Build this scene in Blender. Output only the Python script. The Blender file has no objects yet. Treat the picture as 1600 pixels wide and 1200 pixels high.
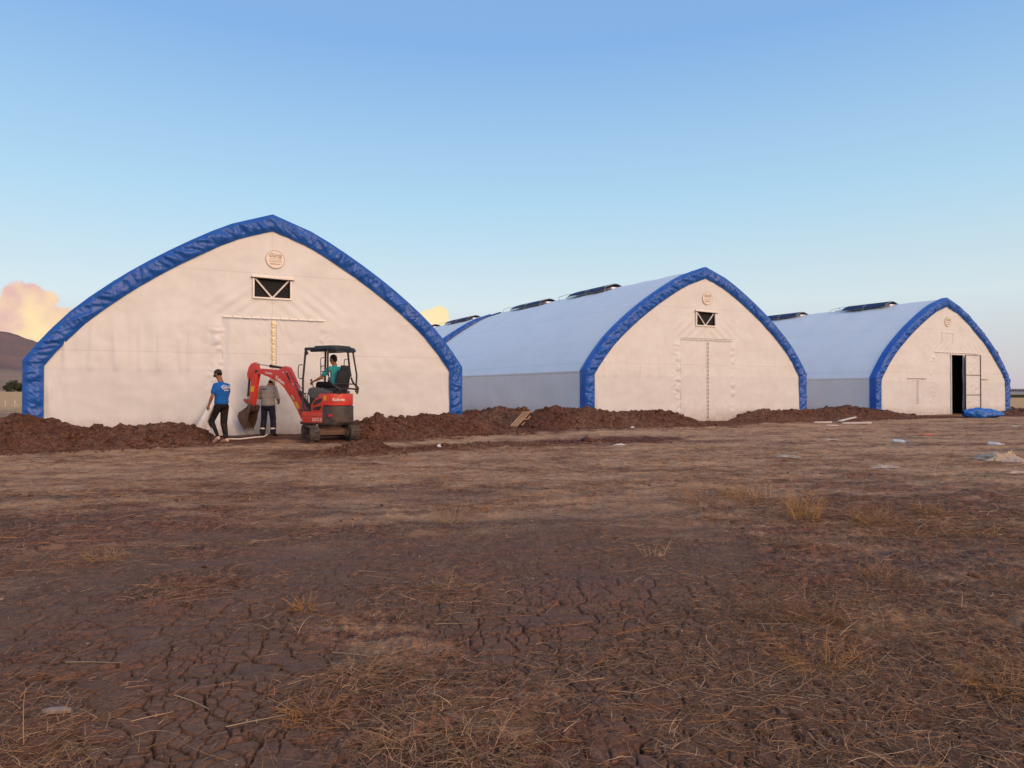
import bpy, bmesh, math, random
import numpy as np
from mathutils import Vector, Matrix
R = math.radians
random.seed(7)
rng = np.random.default_rng(11)
scene = bpy.context.scene
C = scene.collection

# ------------------------------------------------------------------ camera
F_PX, Y0, CAM_H = 1100.6, 609.7, 1.3          # measured from the photograph (1600 px wide)
cam_d = bpy.data.cameras.new('camera')
cam = bpy.data.objects.new('camera', cam_d); C.objects.link(cam)
cam.location = (0, 0, CAM_H)
cam_d.sensor_width = 36; cam_d.lens = F_PX / 1600 * 36
cam.rotation_euler = (R(90) + math.atan((Y0 - 600) / F_PX), 0, 0)
cam_d.clip_start = 0.05; cam_d.clip_end = 20000
scene.camera = cam

# ------------------------------------------------------------------ world and light
SUN_EL, SUN_AZ = R(20), math.atan2(0.62, -0.78)      # azimuth clockwise from +Y: behind the camera, to the right
world = bpy.data.worlds.new('World'); scene.world = world; world.use_nodes = True
wn, wl = world.node_tree.nodes, world.node_tree.links
wn.clear()
w_out = wn.new('ShaderNodeOutputWorld'); w_bg = wn.new('ShaderNodeBackground')
sky = wn.new('ShaderNodeTexSky'); sky.sky_type = 'NISHITA'; sky.sun_disc = False
sky.sun_elevation = SUN_EL; sky.sun_rotation = SUN_AZ
sky.altitude = 900; sky.air_density = 1.0; sky.dust_density = 0.6; sky.ozone_density = 3.0
w_bg.inputs['Strength'].default_value = 0.15
def wnode(t, **k):
    n = wn.new(t)
    for a, b in k.items(): setattr(n, a, b)
    return n
def wmath(op, a, b=None, c=None):
    n = wnode('ShaderNodeMath', operation=op)
    for i, v in enumerate((a, b, c)):
        if v is None: continue
        if isinstance(v, (int, float)): n.inputs[i].default_value = v
        else: wl.new(v, n.inputs[i])
    return n.outputs[0]
def wmix(fac, a, b, bt='MIX'):
    n = wnode('ShaderNodeMix', data_type='RGBA', blend_type=bt)
    if isinstance(fac, (int, float)): n.inputs[0].default_value = fac
    else: wl.new(fac, n.inputs[0])
    for i, v in ((6, a), (7, b)):
        if isinstance(v, tuple): n.inputs[i].default_value = (*v, 1)
        else: wl.new(v, n.inputs[i])
    return n.outputs[2]
tc = wnode('ShaderNodeTexCoord'); sep = wnode('ShaderNodeSeparateXYZ'); wl.new(tc.outputs['Generated'], sep.inputs[0])
# evening belt: a little mauve close to the horizon, a touch more saturation aloft
SKY_TINT = wmix(1.0, sky.outputs[0], (1.0, 1.0, 1.0), 'MULTIPLY')
ramp = wnode('ShaderNodeValToRGB'); wl.new(sep.outputs[2], ramp.inputs[0])
RAMP = [(0.0, (0.54, 0.48, 0.55)), (0.035, (0.62, 0.58, 0.61)), (0.12, (0.69, 0.79, 0.80)), (0.25, (0.46, 0.71, 0.88)),
        (0.44, (0.25, 0.47, 0.83)), (0.80, (0.26, 0.38, 0.60))]
cr = ramp.color_ramp
while len(cr.elements) < len(RAMP): cr.elements.new(0.5)
for e_, (p_, c_) in zip(cr.elements, RAMP): e_.position = p_; e_.color = (*c_, 1)
SKY_GAIN = 0.84 / 0.15
ramp_s = wmix(1.0, ramp.outputs[0], (SKY_GAIN,) * 3, 'MULTIPLY')
skyc = wmix(0.9, SKY_TINT, ramp_s)
# afterglow of the low sun, behind the camera
gd = Vector((math.sin(SUN_AZ) * math.cos(R(8)), math.cos(SUN_AZ) * math.cos(R(8)), math.sin(R(8))))
vd = wnode('ShaderNodeVectorMath', operation='DOT_PRODUCT'); wl.new(tc.outputs['Generated'], vd.inputs[0]); vd.inputs[1].default_value = gd
glow = wnode('ShaderNodeMapRange', interpolation_type='SMOOTHSTEP'); wl.new(vd.outputs['Value'], glow.inputs[0]); glow.inputs[1].default_value = .35; glow.inputs[2].default_value = 1.0
skyc = wmix(glow.outputs[0], skyc, (1.45 * SKY_GAIN, 1.0 * SKY_GAIN, .74 * SKY_GAIN))
def pxdir(px, py):
    v = Vector(((px - 800) / F_PX, 1, (Y0 - py) / F_PX)); return v.normalized()
def cloud(base, blobs, cols, seed, namp=0.9, scale=26):
    nz = wnode('ShaderNodeTexNoise', noise_dimensions='4D'); nz.inputs['Scale'].default_value = scale
    nz.inputs['Detail'].default_value = 7; nz.inputs['Roughness'].default_value = 0.55; nz.inputs['W'].default_value = seed
    wl.new(tc.outputs['Generated'], nz.inputs['Vector'])
    nv = wmath('MULTIPLY', wmath('SUBTRACT', nz.outputs[0], 0.5), namp)
    best = None
    for (px, py, rx, ry) in blobs:
        d = pxdir(px, py)
        dx = wmath('DIVIDE', wmath('SUBTRACT', sep.outputs[0], d.x), rx / F_PX)
        dz = wmath('DIVIDE', wmath('SUBTRACT', sep.outputs[2], d.z), ry / F_PX)
        r = wmath('SUBTRACT', 1.0, wmath('SQRT', wmath('ADD', wmath('MULTIPLY', dx, dx), wmath('MULTIPLY', dz, dz))))
        best = r if best is None else wmath('MAXIMUM', best, r)
    m = wmath('ADD', best, nv)
    mr = wnode('ShaderNodeMapRange', interpolation_type='SMOOTHSTEP')
    wl.new(m, mr.inputs[0]); mr.inputs[1].default_value = 0.0; mr.inputs[2].default_value = 0.16
    front = wmath('GREATER_THAN', sep.outputs[1], 0.2)
    fac = wmath('MULTIPLY', mr.outputs[0], front)
    n2 = wnode('ShaderNodeTexNoise', noise_dimensions='4D'); n2.inputs['Scale'].default_value = scale * .8
    n2.inputs['Detail'].default_value = 4; n2.inputs['W'].default_value = seed + 4
    wl.new(tc.outputs['Generated'], n2.inputs['Vector'])
    k = wnode('ShaderNodeMapRange'); wl.new(n2.outputs[0], k.inputs[0]); k.inputs[1].default_value = .35; k.inputs[2].default_value = .65
    g = SKY_GAIN
    col = wmix(k.outputs[0], tuple(v * g for v in cols[0]), tuple(v * g for v in cols[1]))
    return wmix(fac, base, col)
skyc = cloud(skyc, [(52, 520, 60, 42), (44, 482, 30, 34), (104, 512, 34, 30), (5, 512, 34, 26), (-60, 505, 70, 34), (72, 500, 30, 24)],
             [(0.80, 0.52, 0.47), (1.05, 0.82, 0.45)], 3.0, 1.1, 30)
skyc = cloud(skyc, [(672, 500, 24, 18), (686, 494, 17, 17), (654, 506, 18, 12)], [(1.0, 0.80, 0.45), (1.0, 0.84, 0.50)], 9.0, .5, 40)
wl.new(skyc, w_bg.inputs['Color']); wl.new(w_bg.outputs[0], w_out.inputs[0])

sun_d = bpy.data.lights.new('sun', 'SUN'); sun = bpy.data.objects.new('sun', sun_d); C.objects.link(sun)
sun_d.energy = 1.35; sun_d.angle = R(40); sun_d.color = (1.0, 0.66, 0.42)
sd = Vector((math.sin(SUN_AZ) * math.cos(SUN_EL), math.cos(SUN_AZ) * math.cos(SUN_EL), math.sin(SUN_EL)))
sun.rotation_euler = sd.to_track_quat('Z', 'Y').to_euler(); sun.location = (30, -30, 30)

scene.view_settings.view_transform = 'Standard'; scene.view_settings.look = 'None'
scene.view_settings.exposure = 0.25; scene.view_settings.gamma = 1

# ------------------------------------------------------------------ helpers
def gp(px, py, z=0.0):
    """ground point under a pixel of the photograph"""
    Z = F_PX * (CAM_H - z) / (py - Y0); return ((px - 800) / F_PX * Z, Z)
def at(px, Z): return ((px - 800) / F_PX * Z, Z)
def hz_at(py, Z): return CAM_H + (Y0 - py) / F_PX * Z

def _hash(ix, iy, s):
    n = (ix.astype(np.int64) * 374761393 + iy.astype(np.int64) * 668265263 + s * 1442695041) & 0xffffffff
    n = ((n ^ (n >> 13)) * 1274126177) & 0xffffffff
    n = ((n ^ (n >> 16)) * 2246822519) & 0xffffffff
    return (n ^ (n >> 15)) & 0xffffffff
def pnoise(x, y, s=0):
    x = np.asarray(x, float); y = np.asarray(y, float)
    ix = np.floor(x); iy = np.floor(y); fx = x - ix; fy = y - iy
    ux = fx * fx * fx * (fx * (fx * 6 - 15) + 10); uy = fy * fy * fy * (fy * (fy * 6 - 15) + 10)
    def g(a, b, dx, dy):
        an = _hash(ix + a, iy + b, s) / 4294967296.0 * 2 * np.pi
        return np.cos(an) * dx + np.sin(an) * dy
    a = g(0, 0, fx, fy); b = g(1, 0, fx - 1, fy); c = g(0, 1, fx, fy - 1); d = g(1, 1, fx - 1, fy - 1)
    return (a + (b - a) * ux) * (1 - uy) + (c + (d - c) * ux) * uy
def fbm(x, y, s=0, o=4, g=0.5):
    v = 0; a = 1.0; f = 1.0
    for i in range(o):
        v = v + a * pnoise(x * f, y * f, s + i * 17); a *= g; f *= 2.03
    return v
def sstep(a, b, x):
    t = np.clip((np.asarray(x, float) - a) / (b - a), 0, 1); return t * t * (3 - 2 * t)
def vor_edge(x, y, s=0):
    """distance to the nearest voronoi cell border (approx) and cell hash"""
    ix = np.floor(x); iy = np.floor(y)
    f1 = np.full(x.shape, 9.0); f2 = f1.copy(); hid = np.zeros(x.shape)
    for a in (-1, 0, 1):
        for b in (-1, 0, 1):
            h1 = _hash(ix + a, iy + b, s) / 4294967296.0; h2 = _hash(ix + a, iy + b, s + 91) / 4294967296.0
            d = np.hypot(ix + a + .1 + .8 * h1 - x, iy + b + .1 + .8 * h2 - y)
            m = d < f1
            f2 = np.where(m, f1, np.minimum(f2, d)); hid = np.where(m, h1, hid); f1 = np.where(m, d, f1)
    return (f2 - f1) * 0.5, hid

def finish(me, smooth=True, angle=None):
    if smooth:
        me.polygons.foreach_set('use_smooth', [True] * len(me.polygons))
        if angle: me.set_sharp_from_angle(angle=R(angle))
    me.update()
def link(name, me, mat, parent=None):
    o = bpy.data.objects.new(name, me); C.objects.link(o)
    if mat is not None:
        me.materials.clear()
        for m in (mat if isinstance(mat, (list, tuple)) else [mat]): me.materials.append(m)
    if parent is not None: o.parent = parent
    return o
def mesh_np(name, V, F, mat, parent=None, smooth=True, colors=None, angle=None):
    V = np.asarray(V, np.float32); F = np.asarray(F, np.int32)
    me = bpy.data.meshes.new(name)
    me.vertices.add(len(V)); me.vertices.foreach_set('co', V.ravel())
    n, k = F.shape
    me.loops.add(n * k); me.loops.foreach_set('vertex_index', F.ravel())
    me.polygons.add(n); me.polygons.foreach_set('loop_start', np.arange(0, n * k, k, dtype=np.int32))
    me.update(calc_edges=True)
    if colors is not None:
        ca = me.color_attributes.new('tone', 'FLOAT_COLOR', 'POINT')
        c4 = np.ones((len(V), 4), np.float32); c4[:, :colors.shape[1]] = colors; ca.data.foreach_set('color', c4.ravel())
    finish(me, smooth, angle)
    return link(name, me, mat, parent)
def grid_faces(nu, nv, keep=None):
    """vertices indexed [u*nv+v]"""
    a = (np.arange(nu - 1)[:, None] * nv + np.arange(nv - 1)[None, :])
    q = np.stack([a, a + nv, a + nv + 1, a + 1], -1)
    if keep is not None: return q[keep]
    return q.reshape(-1, 4)
def tag(o, label=None, cat=None, group=None, kind=None):
    if label: o['label'] = label
    if cat: o['category'] = cat
    if group: o['group'] = group
    if kind: o['kind'] = kind
    return o
def thing(name, label, cat, loc=(0, 0, 0), rz=0, group=None):
    o = bpy.data.objects.new(name, None); C.objects.link(o)
    o.empty_display_size = .2; o.location = loc; o.rotation_euler = (0, 0, rz)
    return tag(o, label, cat, group)

class MB:
    """collects primitives in one bmesh"""
    def __init__(s): s.bm = bmesh.new()
    def _xf(s, vs, M):
        if M is not None: bmesh.ops.transform(s.bm, matrix=M, verts=vs)
    def box(s, c, size, rot=None, bevel=0.0):
        r = bmesh.ops.create_cube(s.bm, size=1); vs = r['verts']
        bmesh.ops.scale(s.bm, vec=size, verts=vs)
        if bevel:
            es = list({e for v in vs for e in v.link_edges})
            b = bmesh.ops.bevel(s.bm, geom=es, offset=bevel, segments=2, profile=.7, affect='EDGES')
            vs = list({v for f in b['faces'] for v in f.verts} | {v for v in vs if v.is_valid})
        M = Matrix.Translation(c)
        if rot is not None: M = M @ rot.to_4x4()
        s._xf(vs, M); return s
    def cyl(s, p1, p2, r, seg=16, r2=None):
        p1, p2 = Vector(p1), Vector(p2); d = p2 - p1
        q = d.to_track_quat('Z', 'Y').to_matrix().to_4x4()
        res = bmesh.ops.create_cone(s.bm, cap_ends=True, cap_tris=False, segments=seg, radius1=r, radius2=r if r2 is None else r2, depth=d.length)
        s._xf(res['verts'], Matrix.Translation((p1 + p2) / 2) @ q); return s
    def prism(s, pts, y0, y1, bevel=0.0):
        """polygon of (x,z) extruded along y"""
        a = [s.bm.verts.new((x, y0, z)) for x, z in pts]; b = [s.bm.verts.new((x, y1, z)) for x, z in pts]
        n = len(pts); fs = [s.bm.faces.new(a), s.bm.faces.new(b[::-1])]
        for i in range(n): fs.append(s.bm.faces.new((a[i], b[i], b[(i + 1) % n], a[(i + 1) % n])))
        bmesh.ops.recalc_face_normals(s.bm, faces=fs)
        if bevel:
            es = list({e for f in fs for e in f.edges})
            bmesh.ops.bevel(s.bm, geom=es, offset=bevel, segments=2, profile=.7, affect='EDGES')
        return s
    def hprism(s, pts, z0, z1, bevel=0.0):
        """polygon of (x,y) extruded along z"""
        a = [s.bm.verts.new((x, y, z0)) for x, y in pts]; b = [s.bm.verts.new((x, y, z1)) for x, y in pts]
        n = len(pts); fs = [s.bm.faces.new(a), s.bm.faces.new(b[::-1])]
        for i in range(n): fs.append(s.bm.faces.new((a[i], b[i], b[(i + 1) % n], a[(i + 1) % n])))
        bmesh.ops.recalc_face_normals(s.bm, faces=fs)
        if bevel:
            es = list({e for f in fs for e in f.edges})
            bmesh.ops.bevel(s.bm, geom=es, offset=bevel, segments=2, profile=.7, affect='EDGES')
        return s
    def tube(s, pts, r, seg=8):
        pts = [Vector(p) for p in pts]; rings = []
        up = Vector((0, 0, 1))
        for i, p in enumerate(pts):
            d = (pts[min(i + 1, len(pts) - 1)] - pts[max(i - 1, 0)]).normalized()
            a = d.cross(up if abs(d.z) < .95 else Vector((1, 0, 0))).normalized(); b = a.cross(d).normalized()
            rr = r[i] if isinstance(r, (list, tuple)) else r
            rings.append([s.bm.verts.new(p + a * math.cos(k / seg * 2 * math.pi) * rr + b * math.sin(k / seg * 2 * math.pi) * rr) for k in range(seg)])
        for i in range(len(rings) - 1):
            for k in range(seg):
                s.bm.faces.new((rings[i][k], rings[i][(k + 1) % seg], rings[i + 1][(k + 1) % seg], rings[i + 1][k]))
        s.bm.faces.new(rings[0][::-1]); s.bm.faces.new(rings[-1]); return s
    def build(s, name, mat, parent=None, angle=35, M=None):
        me = bpy.data.meshes.new(name)
        bmesh.ops.recalc_face_normals(s.bm, faces=s.bm.faces[:])
        if M is not None: s.bm.transform(M)
        s.bm.to_mesh(me); s.bm.free(); finish(me, True, angle)
        return link(name, me, mat, parent)
def smooth_path(pts, n=6):
    """catmull-rom through points"""
    P = [Vector(p) for p in pts]; P = [P[0] * 2 - P[1]] + P + [P[-1] * 2 - P[-2]]; out = []
    for i in range(1, len(P) - 2):
        for k in range(n):
            t = k / n
            out.append(0.5 * ((2 * P[i]) + (-P[i - 1] + P[i + 1]) * t + (2 * P[i - 1] - 5 * P[i] + 4 * P[i + 1] - P[i + 2]) * t * t + (-P[i - 1] + 3 * P[i] - 3 * P[i + 1] + P[i + 2]) * t ** 3))
    out.append(P[-2]); return out

# ------------------------------------------------------------------ materials
def new_mat(name):
    m = bpy.data.materials.new(name); m.use_nodes = True
    nt = m.node_tree; return m, nt.nodes, nt.links, nt.nodes['Principled BSDF']
def noise_node(n, l, scale, detail=5, rough=.55, vec=None, dim='3D'):
    t = n.new('ShaderNodeTexNoise'); t.inputs['Scale'].default_value = scale; t.inputs['Detail'].default_value = detail
    t.inputs['Roughness'].default_value = rough
    if vec is not None: l.new(vec, t.inputs['Vector'])
    return t
def mrange(n, l, sock, a, b, c=0.0, d=1.0):
    r = n.new('ShaderNodeMapRange'); l.new(sock, r.inputs[0])
    for i, v in enumerate((a, b, c, d)): r.inputs[i + 1].default_value = v
    return r.outputs[0]
def mixc(n, l, fac, a, b, bt='MIX'):
    x = n.new('ShaderNodeMix'); x.data_type = 'RGBA'; x.blend_type = bt
    if isinstance(fac, (int, float)): x.inputs[0].default_value = fac
    else: l.new(fac, x.inputs[0])
    for i, v in ((6, a), (7, b)):
        if isinstance(v, tuple): x.inputs[i].default_value = (*v, 1)
        else: l.new(v, x.inputs[i])
    return x.outputs[2]
def bump(n, l, h, strength, dist, p, prev=None):
    b = n.new('ShaderNodeBump'); b.inputs['Strength'].default_value = strength; b.inputs['Distance'].default_value = dist
    l.new(h, b.inputs['Height'])
    if prev is not None: l.new(prev, b.inputs['Normal'])
    if p is not None: l.new(b.outputs[0], p.inputs['Normal'])
    return b.outputs[0]
def mat_basic(name, col, rough=.5, metal=0, col2=None, scale=8, bstr=.15, bdist=.004, lo=.4, hi=.65, spec=.5, coat=0):
    m, n, l, p = new_mat(name)
    tcn = n.new('ShaderNodeTexCoord')
    nz = noise_node(n, l, scale, 6, .6, tcn.outputs['Object'])
    col2 = col2 or tuple(c * .8 for c in col)
    l.new(mixc(n, l, mrange(n, l, nz.outputs[0], lo, hi), col, col2), p.inputs['Base Color'])
    p.inputs['Roughness'].default_value = rough; p.inputs['Metallic'].default_value = metal
    p.inputs['Specular IOR Level'].default_value = spec; p.inputs['Coat Weight'].default_value = coat
    n2 = noise_node(n, l, scale * 6, 4, .6, tcn.outputs['Object'])
    bump(n, l, n2.outputs[0], bstr, bdist, p)
    return m
def mat_pvc(name, col, dirt, rough=.45, stain=(.4, .33, .22)):
    m, n, l, p = new_mat(name)
    tcn = n.new('ShaderNodeTexCoord'); ob = tcn.outputs['Object']
    a = noise_node(n, l, .9, 6, .62, ob); b = noise_node(n, l, 7, 6, .7, ob)
    mp = n.new('ShaderNodeMapping'); mp.inputs['Scale'].default_value = (2.5, 2.5, .5); l.new(ob, mp.inputs[0])
    c = noise_node(n, l, 1.6, 5, .6, mp.outputs[0])
    k = mixc(n, l, mrange(n, l, a.outputs[0], .42, .75, 0, .55), col, dirt)
    k = mixc(n, l, mrange(n, l, c.outputs[0], .5, .8, 0, .35), k, dirt)
    k = mixc(n, l, mrange(n, l, b.outputs[0], .62, .8, 0, .35), k, stain)
    # soil splashed on the lowest half metre
    sp = n.new('ShaderNodeSeparateXYZ'); l.new(ob, sp.inputs[0])
    ad = n.new('ShaderNodeMath'); ad.operation = 'MULTIPLY_ADD'; l.new(b.outputs[0], ad.inputs[0]); ad.inputs[1].default_value = -.7
    l.new(sp.outputs[2], ad.inputs[2])
    k = mixc(n, l, mrange(n, l, ad.outputs[0], -.35, .25, .55, 0), k, (.33, .24, .18))
    # welded cloth seams every 2.4 m
    br = n.new('ShaderNodeTexBrick'); br.offset = 0; br.inputs['Scale'].default_value = 1
    br.inputs['Brick Width'].default_value = 30; br.inputs['Row Height'].default_value = 2.35; br.inputs['Mortar Size'].default_value = .02
    br.inputs['Color1'].default_value = (1, 1, 1, 1); br.inputs['Color2'].default_value = (1, 1, 1, 1); br.inputs['Mortar'].default_value = (.9, .89, .88, 1)
    cx = n.new('ShaderNodeCombineXYZ'); l.new(sp.outputs[0], cx.inputs[0]); l.new(sp.outputs[2], cx.inputs[1]); l.new(cx.outputs[0], br.inputs[0])
    k = mixc(n, l, .8, k, br.outputs[0], 'MULTIPLY')
    k = mixc(n, l, mrange(n, l, sp.outputs[2], 1.86, 1.90, .75, 0), k, mixc(n, l, 1.0, k, (.92, .93, .95), 'MULTIPLY'))
    l.new(k, p.inputs['Base Color']); p.inputs['Roughness'].default_value = rough
    p.inputs['Specular IOR Level'].default_value = .35
    n1 = noise_node(n, l, 3.2, 5, .6, ob); n1.inputs['Distortion'].default_value = .8
    b1 = bump(n, l, n1.outputs[0], .14, .03, None)
    n2 = noise_node(n, l, 22, 4, .6, ob)
    bump(n, l, n2.outputs[0], .2, .006, p, b1)
    return m
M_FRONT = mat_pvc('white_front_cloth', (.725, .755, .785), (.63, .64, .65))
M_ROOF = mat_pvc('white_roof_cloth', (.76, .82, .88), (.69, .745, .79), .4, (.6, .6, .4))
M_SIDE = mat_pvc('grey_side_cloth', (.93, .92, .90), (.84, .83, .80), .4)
def mat_trim():
    m, n, l, p = new_mat('blue_tarpaulin')
    tcn = n.new('ShaderNodeTexCoord'); ob = tcn.outputs['Object']
    a = noise_node(n, l, 3, 5, .6, ob)
    k = mixc(n, l, mrange(n, l, a.outputs[0], .35, .7), (.012, .095, .44), (.017, .12, .52))
    l.new(k, p.inputs['Base Color']); p.inputs['Roughness'].default_value = .36; p.inputs['Specular IOR Level'].default_value = .45
    n1 = noise_node(n, l, 5, 5, .6, ob); n1.inputs['Distortion'].default_value = 1.5
    b1 = bump(n, l, n1.outputs[0], .25, .03, None)
    n2 = noise_node(n, l, 24, 4, .6, ob); bump(n, l, n2.outputs[0], .15, .008, p, b1)
    return m
M_TRIM = mat_trim()
M_VENTTOP = mat_basic('blue_vent_cover', (.010, .028, .10), .65, col2=(.015, .04, .14), scale=3, spec=.25)
M_STEEL = mat_basic('galvanised_steel', (.42, .43, .45), .45, .7, scale=14)
M_DARKSTEEL = mat_basic('dark_steel_bar', (.09, .07, .07), .6, .2, scale=14)
M_WHITEBAR = mat_basic('white_painted_bar', (.72, .70, .68), .5, scale=12)
M_MESH = mat_basic('black_vent_net', (.006, .007, .010), .8, scale=30)
M_DOORSHADE = mat_basic('doorway_shade_black', (.010, .010, .012), .9)  # near-black colour standing for the shade inside the open hangar
M_BADGE = mat_basic('badge_white', (.84, .79, .72), .5, col2=(.78, .72, .65), scale=10)
M_INK = mat_basic('faded_ink', (.36, .29, .25), .6)
M_INKP = mat_basic('pale_ink', (.50, .42, .37), .6)
M_STRIP = mat_basic('header_strip', (.93, .90, .86), .45, scale=20)
M_SLITLIGHT = mat_basic('painted_slit_light', (.95, .83, .50), .5, col2=(.95, .86, .60), scale=9)  # yellow base colour stands for evening light coming through the door slit
M_SEAMDK = mat_basic('dark_seam', (.30, .25, .23), .7)

def mat_soil(name, kind):
    m, n, l, p = new_mat(name)
    geo = n.new('ShaderNodeNewGeometry'); pos = geo.outputs['Position']
    red = (.215, .105, .073); brown = (.190, .113, .080); dark = (.065, .036, .027); grey = (.205, .145, .108)
    tan = (.56, .365, .22); tan2 = (.44, .27, .16)
    big = noise_node(n, l, .33, 6, .65, pos); mid = noise_node(n, l, 2.3, 6, .65, pos); fine = noise_node(n, l, 24, 6, .75, pos)
    k = mixc(n, l, mrange(n, l, big.outputs[0], .38, .62), brown, red)
    k = mixc(n, l, mrange(n, l, mid.outputs[0], .48, .72, 0, .7), k, grey)
    if kind == 'heap':
        k = mixc(n, l, mrange(n, l, big.outputs[0], .42, .58, 0, .65), k, (.110, .050, .034)); k = mixc(n, l, mrange(n, l, mid.outputs[0], .50, .62, 0, .35), k, (.24, .135, .095))
    k = mixc(n, l, mrange(n, l, fine.outputs[0], .36, .50, .8, 0), k, dark)  # random dark specks put the shade of small pits into the colour
    k0 = mixc(n, l, .45, k, (.185, .120, .090))
    vf = noise_node(n, l, 85, 4, .8, pos); k = mixc(n, l, mrange(n, l, vf.outputs[0], .40, .60, 0, 1), mixc(n, l, 1.0, k, (.50, .47, .45), 'MULTIPLY'), mixc(n, l, 1.0, k, (1.40, 1.36, 1.34), 'MULTIPLY'))
    mp2 = n.new('ShaderNodeMapping'); mp2.inputs['Scale'].default_value = (1, .45, 1); l.new(pos, mp2.inputs[0])
    v2 = noise_node(n, l, 13, 8, .88, mp2.outputs[0]); k = mixc(n, l, mrange(n, l, v2.outputs[0], .42, .56, 0, 1), mixc(n, l, 1.0, k, (.48, .44, .42), 'MULTIPLY'), mixc(n, l, 1.0, k, (1.32, 1.29, 1.27), 'MULTIPLY'))  # coarser noise, its dark side painting shaded gaps into the soil
    if kind == 'field':
        at_ = n.new('ShaderNodeVertexColor'); at_.layer_name = 'tone'
        sc = n.new('ShaderNodeSeparateColor'); l.new(at_.outputs[0], sc.inputs[0])
        # R: dry straw litter cover, G: fresh red spill, B: far stubble
        mp = n.new('ShaderNodeMapping'); mp.inputs['Rotation'].default_value = (0, 0, R(-10)); mp.inputs['Scale'].default_value = (1.1, 3.4, 1); l.new(pos, mp.inputs[0])
        st = noise_node(n, l, 1.6, 8, .72, mp.outputs[0]); st2 = noise_node(n, l, 14, 5, .75, mp.outputs[0])
        m1 = n.new('ShaderNodeMath'); m1.operation = 'MULTIPLY_ADD'; l.new(st2.outputs[0], m1.inputs[0]); m1.inputs[1].default_value = .55; l.new(st.outputs[0], m1.inputs[2])
        m2 = n.new('ShaderNodeMath'); m2.operation = 'MULTIPLY_ADD'; l.new(sc.outputs[0], m2.inputs[0]); m2.inputs[1].default_value = .50; l.new(m1.outputs[0], m2.inputs[2])
        tn = mixc(n, l, mrange(n, l, fine.outputs[0], .35, .65), tan, tan2)
        k = mixc(n, l, mrange(n, l, m2.outputs[0], .88, 1.22, 0, .9), k, tn)
        k1 = mixc(n, l, mrange(n, l, vf.outputs[0], .35, .65, 0, 1), mixc(n, l, 1.0, k0, (.78, .76, .75), 'MULTIPLY'), mixc(n, l, 1.0, k0, (1.16, 1.14, 1.12), 'MULTIPLY'))
        ml = n.new('ShaderNodeMath'); ml.operation = 'MULTIPLY'; l.new(at_.outputs['Alpha'], ml.inputs[0]); ml.inputs[1].default_value = .85
        k = mixc(n, l, ml.outputs[0], k, k1)
        k = mixc(n, l, sc.outputs[1], k, (.125, .056, .037))
        far = mixc(n, l, mrange(n, l, mid.outputs[0], .35, .65), (.66, .42, .20), (.52, .33, .16))
        k = mixc(n, l, sc.outputs[2], k, far)
    l.new(k, p.inputs['Base Color']); p.inputs['Roughness'].default_value = .92; p.inputs['Specular IOR Level'].default_value = .15
    if kind == 'field':
        h1 = noise_node(n, l, 9, 8, .7, pos); b1 = bump(n, l, h1.outputs[0], .8, .03, None)
        h2 = noise_node(n, l, 60, 6, .75, pos); bump(n, l, h2.outputs[0], .8, .006, p, b1)
    else:
        h1 = noise_node(n, l, 11, 8, .72, pos); b1 = bump(n, l, h1.outputs[0], .9, .06, None)
        h2 = noise_node(n, l, 45, 6, .75, pos); bump(n, l, h2.outputs[0], .8, .012, p, b1)
    return m
M_FIELD = mat_soil('dry_field_soil', 'field')
M_HEAP = mat_soil('dug_red_soil', 'heap')

# ------------------------------------------------------------------ geometry of the hangar row
TH = 0.482
CT, ST = math.cos(TH), math.sin(TH)
T1, T2, T3 = (-7.03, 20.63), (8.089, 29.435), (23.642, 38.284)
HALF = [(0, 6.4), (1.08, 6.02), (2.14, 5.45), (3.22, 4.76), (4.13, 4.08), (5.0, 3.31), (5.68, 2.5), (6.0, 2.05), (6.0, 0)]
_sm = [HALF[0]]
for _i in range(0, 7):
    p0 = Vector(HALF[max(_i - 1, 0)]); p1 = Vector(HALF[_i]); p2 = Vector(HALF[_i + 1]); p3 = Vector(HALF[min(_i + 2, 7)])
    _m = (p1 + p2) / 2 + ((p1 - p0) - (p3 - p2)) / 16 if 0 < _i < 6 else (p1 + p2) / 2
    _sm += [tuple(_m), HALF[_i + 1]]
HALF = _sm + [(6.0, 0)]
OUT = [(-x, z) for x, z in HALF[::-1]] + HALF[1:]          # outline left foot -> apex -> right foot
def offset_poly(pts, d):
    res = []
    for i, (x, z) in enumerate(pts):
        ns = []
        for a, b in ((i - 1, i), (i, i + 1)):
            if a < 0 or b >= len(pts): continue
            dx, dz = pts[b][0] - pts[a][0], pts[b][1] - pts[a][1]; L = math.hypot(dx, dz)
            ns.append((-dz / L, dx / L))
        nx = sum(n[0] for n in ns) / len(ns); nz = sum(n[1] for n in ns) / len(ns)
        q = nx * nx + nz * nz
        res.append((x + nx * d / q, z + nz * d / q))       # mitred
    res[0] = (res[0][0], 0); res[-1] = (res[-1][0], 0); return res
def resample(pts, step):
    out = []; par = []
    for i in range(len(pts) - 1):
        (x0, z0), (x1, z1) = pts[i], pts[i + 1]
        n = max(1, round(math.hypot(x1 - x0, z1 - z0) / step))
        for k in range(n): par.append(i + k / n)
    par.append(len(pts) - 1.0); return np.array(par)
def lerp_poly(pts, par):
    P = np.array(pts); i = np.clip(par.astype(int), 0, len(P) - 2); f = (par - i)[:, None]
    return P[i] * (1 - f) + P[i + 1] * f
def prof(x):
    ax = abs(x)
    for (x0, z0), (x1, z1) in zip(HALF[:-1], HALF[1:]):
        if x0 <= ax <= x1 and x1 > x0: return z0 + (z1 - z0) * (ax - x0) / (x1 - x0)
    return 2.05

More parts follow.
